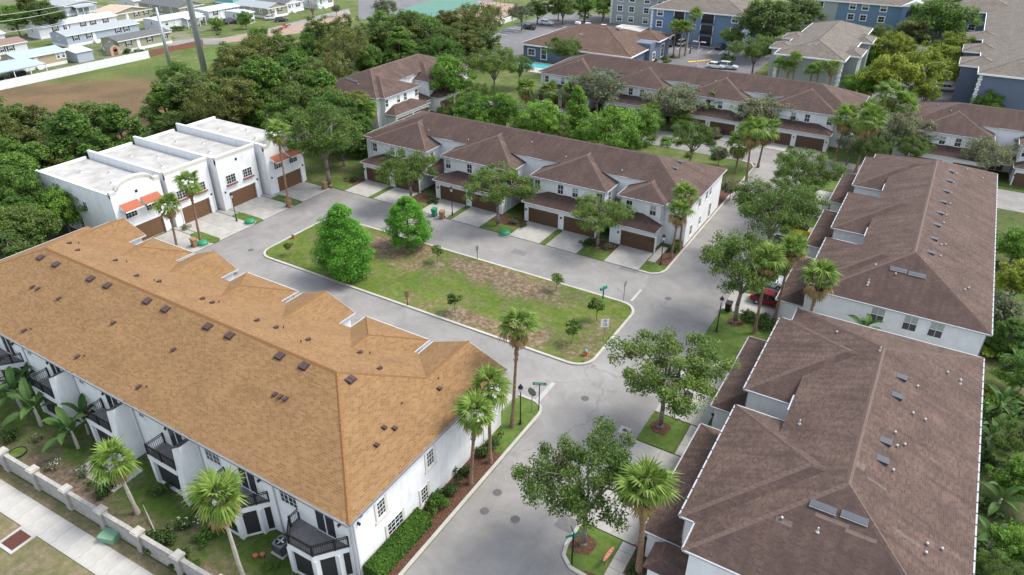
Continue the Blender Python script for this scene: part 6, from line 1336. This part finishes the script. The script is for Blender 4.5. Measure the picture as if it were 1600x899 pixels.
for bx, by, ct, lab in ((872, 32, 18, 'palm left behind the clubhouse ridge'), (912, 34, 22, 'palm behind the middle of the clubhouse ridge'), (941, 34, 18, 'palm right behind the clubhouse ridge'), (980, 26, 14, 'palm beside the pale apartment block at the top')): palm(lab, (bx, by), ct, 1.3, dry=0)
# ------------------------------------------------------------------ woodland
RECTS = [(-105, -82, 43, 75.5), (-107, -85, 98.5, 132), (-84, -24, 20, 45), (-80, -22, 77, 99), (-98.5, -64, 163, 192)]
def free(x, y, m=1.5): return not any(a-m < x < b_+m and c-m < y < d+m for a, b_, c, d in RECTS)
def inpoly(x, y, P_):
    c = False; n = len(P_)
    for i in range(n):
        (x1, y1), (x2, y2) = P_[i], P_[(i+1) % n]
        if (y1 > y) != (y2 > y) and x < (x2-x1)*(y-y1)/(y2-y1)+x1: c = not c
    return c
ORD = ['first', 'second', 'third', 'fourth', 'fifth', 'sixth', 'seventh', 'eighth', 'ninth', 'tenth']+['%dth' % k for k in range(11, 60)]
def scatter(P_, step, kinds, lab, group, zc, rlo, rhi, hf=1.9, seed=3, cond=None):
    rnd = random.Random(seed); pts = []; xs_ = [p[0] for p in P_]; ys_ = [p[1] for p in P_]
    for _ in range(6000):
        px, py = rnd.uniform(min(xs_), max(xs_)), rnd.uniform(min(ys_), max(ys_))
        if inpoly(px, py, P_) and all(math.hypot(px-q[0], (py-q[1])*1.5) > step for q in pts):
            x, y = G(px, py, zc)
            if free(x, y) and (not cond or cond(x, y)): pts.append((px, py))
    nr = max(1, round((max(p[1] for p in pts)-min(p[1] for p in pts))/26)); y0 = min(p[1] for p in pts); yh = (max(p[1] for p in pts)-y0+1)/nr
    rows = {}
    for p in pts: rows.setdefault(nr-1-int((p[1]-y0)/yh), []).append(p)
    for k in sorted(rows):
        for i, (px, py) in enumerate(sorted(rows[k])):
            r = rnd.uniform(rlo, rhi); tree(rnd.choice(kinds), '%s, %s from left in the %s row' % (lab, ORD[i], ORD[k]), G(px, py, zc), r, r*hf*rnd.uniform(.85, 1.4), group)
    return len(pts)
WK = ['wood%d' % i for i in range(6)]
scatter([(250, 165), (264, 135), (300, 142), (335, 128), (362, 98), (400, 80), (470, 66), (560, 42), (640, 40), (700, 42), (755, 46), (765, 70), (735, 85), (660, 88), (600, 84), (545, 105), (535, 160), (520, 180), (470, 195), (440, 180), (400, 170), (330, 180), (280, 185), (250, 182)], 26, WK, 'wood tree behind the white units', 'trees of the wood behind the white units', 5.5, 3.4, 5.8, 2.0, 3, lambda x, y: not (x > -106 and y < 80) and x < -100)
scatter([(0, 198), (60, 190), (110, 200), (160, 216), (195, 220), (200, 228), (140, 242), (60, 266), (0, 305)], 30, WK, 'tree between the dry field and white units', 'trees left of the white units', 5.0, 3.8, 5.2, 1.9, 4, lambda x, y: x < -106)
scatter([(0, 255), (40, 270), (45, 300), (55, 330), (40, 365), (0, 395)], 30, ['wood0', 'wood2', 'wood3', 'wood5'], 'tree at the left edge behind the tan roof', 'trees behind the left end of the tan roof', 4.0, 3.0, 4.4, 1.9, 5, lambda x, y: y > 39 or x < -86)
tree_px('bright1', 'light green bushy tree against the side wall of the arched white unit', 95, 322, 42)
tree_px('wood1', 'dark tree top at the left edge above the tan roof', 20, 345, 40)
scatter([(440, 140), (500, 118), (540, 128), (556, 175), (575, 215), (545, 225), (480, 195), (445, 178)], 24, WK, 'tree between white units and upper townhouse', 'trees between the white units and the wood-edge townhouse', 5.0, 3.4, 4.8, 2.1, 8)
TALL = ['left of the wood-edge townhouse roof top', 'straight behind the wood-edge townhouse roof', 'behind the middle of that brown roof', 'behind the right end of that brown roof', 'near the tennis court side', 'second from the right end of the wood', 'at the right end by the car park', 'low by the townhouse eave', 'low by the townhouse ridge', 'leftmost behind the flat white roofs', 'middle behind the flat white roofs', 'right behind the flat white roofs']
for i_, (cx, cy, r_, k_) in enumerate(((560, 66, 30, 3), (600, 62, 28, 0), (632, 66, 30, 1), (668, 62, 30, 3), (700, 66, 30, 0), (730, 60, 28, 1), (758, 66, 26, 3), (575, 92, 24, 2), (640, 84, 22, 5), (300, 172, 26, 3), (350, 160, 28, 1), (410, 150, 28, 3))):
    tree_px('wood%d' % k_, 'tall dense tree above the wood, ' + TALL[i_], cx, cy, r_, None, 1.35, 'tall trees of the wood')
# reddish and bright accents in the wood
tree_px('bright0', 'bright green tree at the wood edge left of the big oak', 480, 160, 30); tree_px('yellow0', 'olive yellowish tree in the wood', 450, 128, 30); tree_px('bare', 'grey bare-limbed tree beside the white mobile homes', 482, 14, 18, (490, 28))
for cx, cy, r_, kd, lab in ((22, 28, 26, 'wood2', 'dense tree leftmost at the top-left edge'), (70, 22, 30, 'wood0', 'dense tree right of the leftmost at the top left'), (45, 12, 24, 'wood1', 'dense tree behind the two at the top left'), (382, 28, 14, 'bright0', 'small round tree beside the small white mobile home'), (338, 34, 10, 'bright1', 'small round bush-like tree before the overgrown mobile home'), (525, 14, 9, 'sparse0', 'small tree before the last white mobile home'),
        (605, 14, 22, 'sparse1', 'pale tree left of the tennis court'), (770, 22, 18, 'sparse0', 'thin tree by the park path right of the court'), (815, 22, 22, 'sparse1', 'white-flecked tree by the low park wall'), (840, 12, 22, 'wood3', 'dark tree behind the low park wall'), (880, 8, 26, 'wood0', 'dark tree above the clubhouse left'), (915, 5, 26, 'wood2', 'dark tree above the clubhouse middle'), (945, 2, 22, 'wood1', 'dark tree above the clubhouse right'), (640, 55, 20, 'bright0', 'brighter tree in the wood below the court'), (735, 40, 24, 'bright1', 'fresh green tree at the right end of the wood'),
        (1196, 34, 52, 'wood0', 'large dark tree beside the blue apartments'), (1180, 84, 38, 'oak0', 'broad tree left of the pale apartment wing'), (1250, 20, 40, 'wood3', 'large tree behind the pale apartment wing'), (1142, 60, 24, 'oak2', 'tree at the corner of the blue apartments'), (1425, 52, 34, 'wood1', 'dark tree before the arched gable'), (1476, 28, 52, 'wood2', 'large dark tree top right left of the taupe roof'), (1378, 56, 22, 'oak1', 'tree left before the arched gable'), (1360, 90, 26, 'bright0', 'bright tree along the pale apartment wing'), (1345, 65, 20, 'oak3', 'tree beside the pale wing bay'),
        (1398, 80, 38, 'yellow0', 'yellow-green tree far left in the car park'), (1392, 120, 48, 'yellow1', 'wide yellow-green tree nearest in the car park'), (1438, 114, 48, 'yellow0', 'yellow-green tree in the middle of the car park'), (1448, 146, 32, 'yellow1', 'low yellow-green tree behind the right edge townhouse'), (1492, 78, 38, 'yellow1', 'yellow-green tree beside the lamp post'), (1503, 122, 34, 'yellow0', 'yellow-green tree beside the slate blue wall'), (1470, 96, 36, 'yellow1', 'yellow-green tree behind the middle one in the car park'), (1352, 128, 34, 'bright1', 'green tree left of the yellow-green ones'), (1545, 158, 26, 'bright1', 'green bush-like tree before the slate blue wall, left'), (1582, 152, 28, 'oak1', 'green tree before the slate blue wall, right')):
    tree_px(kd, lab, cx, cy, r_)
# ------------------------------------------------------------------ hedges, shrubs, bananas
def ranked(items, lab, group, make, how='top'):
    items = sorted(items, key=lambda q: proj(q[0], q[1], .5)[1 if how == 'top' else 0])
    for i, q in enumerate(items): make('%s, %s from the %s' % (lab, ORD[i], how), q, group, i)
hedge('clipped bright green hedge along the tan block end wall', -25.75, -24.35, 22.4, 28.4, 1.25, 5200, seed=2)
ranked([(-25.15, G(px, py)[1]) for px, py in ((680, 802), (702, 772), (726, 742), (749, 713), (768, 698), (690, 790))], 'green bush along the tan block end wall', 'bushes along the tan block end wall', lambda l, q, g, i: shrub('mid' if i > 3 else 'dark', l, q, .75, 1.15, g))
hedge('trimmed hedge along the right end wall of the long middle block', -24.75, -23.75, 80.5, 95.5, 1.0, 5200, seed=5)
rnd = random.Random(11)
ranked([(rnd.uniform(10.6, 19), 64+rnd.uniform(0, 53)) for k in range(34)], 'leafy shrub behind the far right-hand block', 'shrubs behind the far right-hand block', lambda l, q, g, i: shrub(rnd.choice(['dark', 'mid', 'bright', 'yellow', 'bright']), l, q, rnd.uniform(.9, 1.7), rnd.uniform(1.0, 2.0), g))
ranked([(rnd.uniform(10.4, 17), 33+rnd.uniform(0, 31)) for k in range(38)], 'dark shrub behind the nearest right-hand block', 'shrubs behind the nearest right-hand block', lambda l, q, g, i: shrub(rnd.choice(['dark', 'mid', 'dark']), l, q, rnd.uniform(.8, 1.5), rnd.uniform(.9, 1.7), g))
ranked([G(px, py, 1.0) for px, py in ((1562, 640), (1580, 660), (1545, 690), (1560, 790), (1548, 850), (1580, 880), (1590, 570), (1575, 520), (1590, 400), (1570, 380), (1558, 880), (1598, 600))], 'banana plant in the right-hand garden strip', 'bananas in the right-hand garden strip', lambda l, q, g, i: banana(l, q, rnd.uniform(.7, 1.0), seed=i, group=g))
tree_px('yellow1', 'yellowish thin tree in the garden strip at the right edge', 1590, 440, 48); tree_px('small', 'grey-green small tree right of the gap between right-hand blocks', 1560, 480, 34)
tree_px('bright0', 'green tree at the right edge beside the nearest block', 1598, 745, 40); tree_px('bright1', 'green tree low at the right edge', 1592, 850, 40); tree_px('oak2', 'dark leafy tree at the right edge beside the middle of the nearest block', 1590, 690, 44); tree_px('wood2', 'green tree at the right edge near the gap', 1594, 580, 40); tree_px('bright0', 'light green tree at the right edge beside the far block', 1590, 380, 34); tree_px('wood5', 'green tree at the right edge above the gap', 1580, 520, 32); tree_px('oak3', 'dark tree at the bottom right corner', 1560, 890, 34)
q_, h_ = at_y(1356, 505, 66.8); banana('banana plant showing above the ridge in the gap between right-hand blocks', q_, .95, 8, None, 77, h_/1.9); tree('sapling', 'small leafy tree peeking over the tan roof beside the lamp', G(442, 458, 3.2), 1.3, 4.2)
ranked([G(px, py, .8) for px, py in ((30, 628), (45, 605), (18, 600), (118, 690), (135, 668), (60, 655))], 'banana plant behind the tan-roofed block', 'bananas behind the tan-roofed block', lambda l, q, g, i: banana(l, q, 1.0+.07*(i*3 % 5), 9, g, 30+i), 'left')
yl = ((330, 842, 'mid', .8, 0), (160, 775, 'dark', .9, 0), (175, 760, 'dark', .7, 1), (290, 825, 'dark', .8, 1), (85, 730, 'sparse', .6, 1), (265, 850, 'dark', .9, 0), (285, 872, 'dark', .8, 0), (300, 890, 'mid', .7, 0), (240, 845, 'dark', .8, 0), (130, 740, 'sparse', .7, 0), (15, 690, 'dark', .9, 0), (425, 888, 'mid', .5, 0), (60, 690, 'sparse', .6, 0), (255, 770, 'dark', .7, 0))
ranked([(*G(a, b_), kd, r_) for a, b_, kd, r_, fl in yl if not fl], 'low green shrub in the yard behind the tan block', 'shrubs in the rear yard', lambda l, q, g, i: shrub(q[2], l, q[:2], q[3], q[3]*1.2, g), 'left')
ranked([(*G(a, b_), kd, r_) for a, b_, kd, r_, fl in yl if fl], 'white-flowered shrub in the yard behind the tan block', 'flowering shrubs in the rear yard', lambda l, q, g, i: shrub(q[2], l, q[:2], q[3], q[3]*1.2, g, True), 'left')
for k, (px, py, kd, r_, lab) in enumerate(((918, 383, 'dark', .9, 'dark shrub at the trunk of the oak before the right end garages'), (950, 388, 'sparse', .8, 'pale shrub right of the oak before the right end garages'), (800, 350, 'sparse', .8, 'pale shrub right of the oak before the middle garages'), (820, 340, 'red', .5, 'small reddish shrub beside the middle garages'), (1185, 508, 'dark', 1.1, 'dark shrub left under the three tall palms'), (1200, 515, 'dark', 1.1, 'dark shrub right under the three tall palms'), (1168, 500, 'dark', .9, 'dark shrub behind the lawn under the tall palms'), (1005, 855, 'red', .55, 'dark reddish shrub beside the nearest garage'), (818, 355, 'dark', .6, 'dark shrub by the garage pier of the long block'), (677, 318, 'dark', .7, 'dark shrub at the second garage of the long block'), (552, 285, 'dark', .8, 'dark shrub under the large dark oak'), (290, 358, 'sparse', .7, 'pale shrub beside the arched white unit drive'), (435, 52, 'red', 1.6, 'red flowering bush by the village lane'), (447, 44, 'red', 1.2, 'second red flowering bush by the village lane'), (988, 893, 'dark', .6, 'dark shrub at the foot of the bottom palm'), (1110, 62, 'dark', 2.0, 'round dark bush before the blue apartments'), (1140, 100, 'dark', 2.2, 'round dark bush right of the car park'))): shrub(kd, lab, G(px, py), r_, r_*1.2)
bk = []
for k in range(24): px = rnd.uniform(850, 1130); py = 222+(px-850)*.06+rnd.uniform(-14, 12); bk.append((G(px, py)[0], max(99.5, G(px, py)[1])))
ranked(bk, 'low bush on the bank behind the long middle block', 'bushes on the bank behind the long block', lambda l, q, g, i: shrub(rnd.choice(['bright', 'mid', 'yellow']), l, q, rnd.uniform(.8, 1.4), rnd.uniform(.7, 1.2), g), 'left')
ranked([G(rnd.uniform(265, 350), rnd.uniform(28, 50)) for k in range(14)], 'shrub in the overgrown mobile home garden', 'shrubs round the overgrown mobile home', lambda l, q, g, i: shrub(rnd.choice(['dark', 'mid', 'sparse']), l, q, rnd.uniform(1.0, 1.8), rnd.uniform(1, 1.8), g), 'left')
ranked([G(rnd.uniform(1020, 1060), rnd.uniform(90, 98)) for k in range(10)], 'low plant in the yellow-kerbed car park bed', 'plants in the car park bed', lambda l, q, g, i: shrub('yellow' if i % 2 else 'dark', l, q, .8, .6, g), 'left')
vg = []
while len(vg) < 26:
    q = G(rnd.uniform(0, 420), rnd.uniform(8, 85))
    if q[0] < -186 and q[1] > 70: vg.append(q)
ranked(vg, 'garden bush between the mobile homes', 'bushes between the mobile homes', lambda l, q, g, i: shrub(rnd.choice(['dark', 'mid', 'sparse', 'bright']), l, q, rnd.uniform(.8, 1.6), rnd.uniform(.9, 1.9), g), 'left')
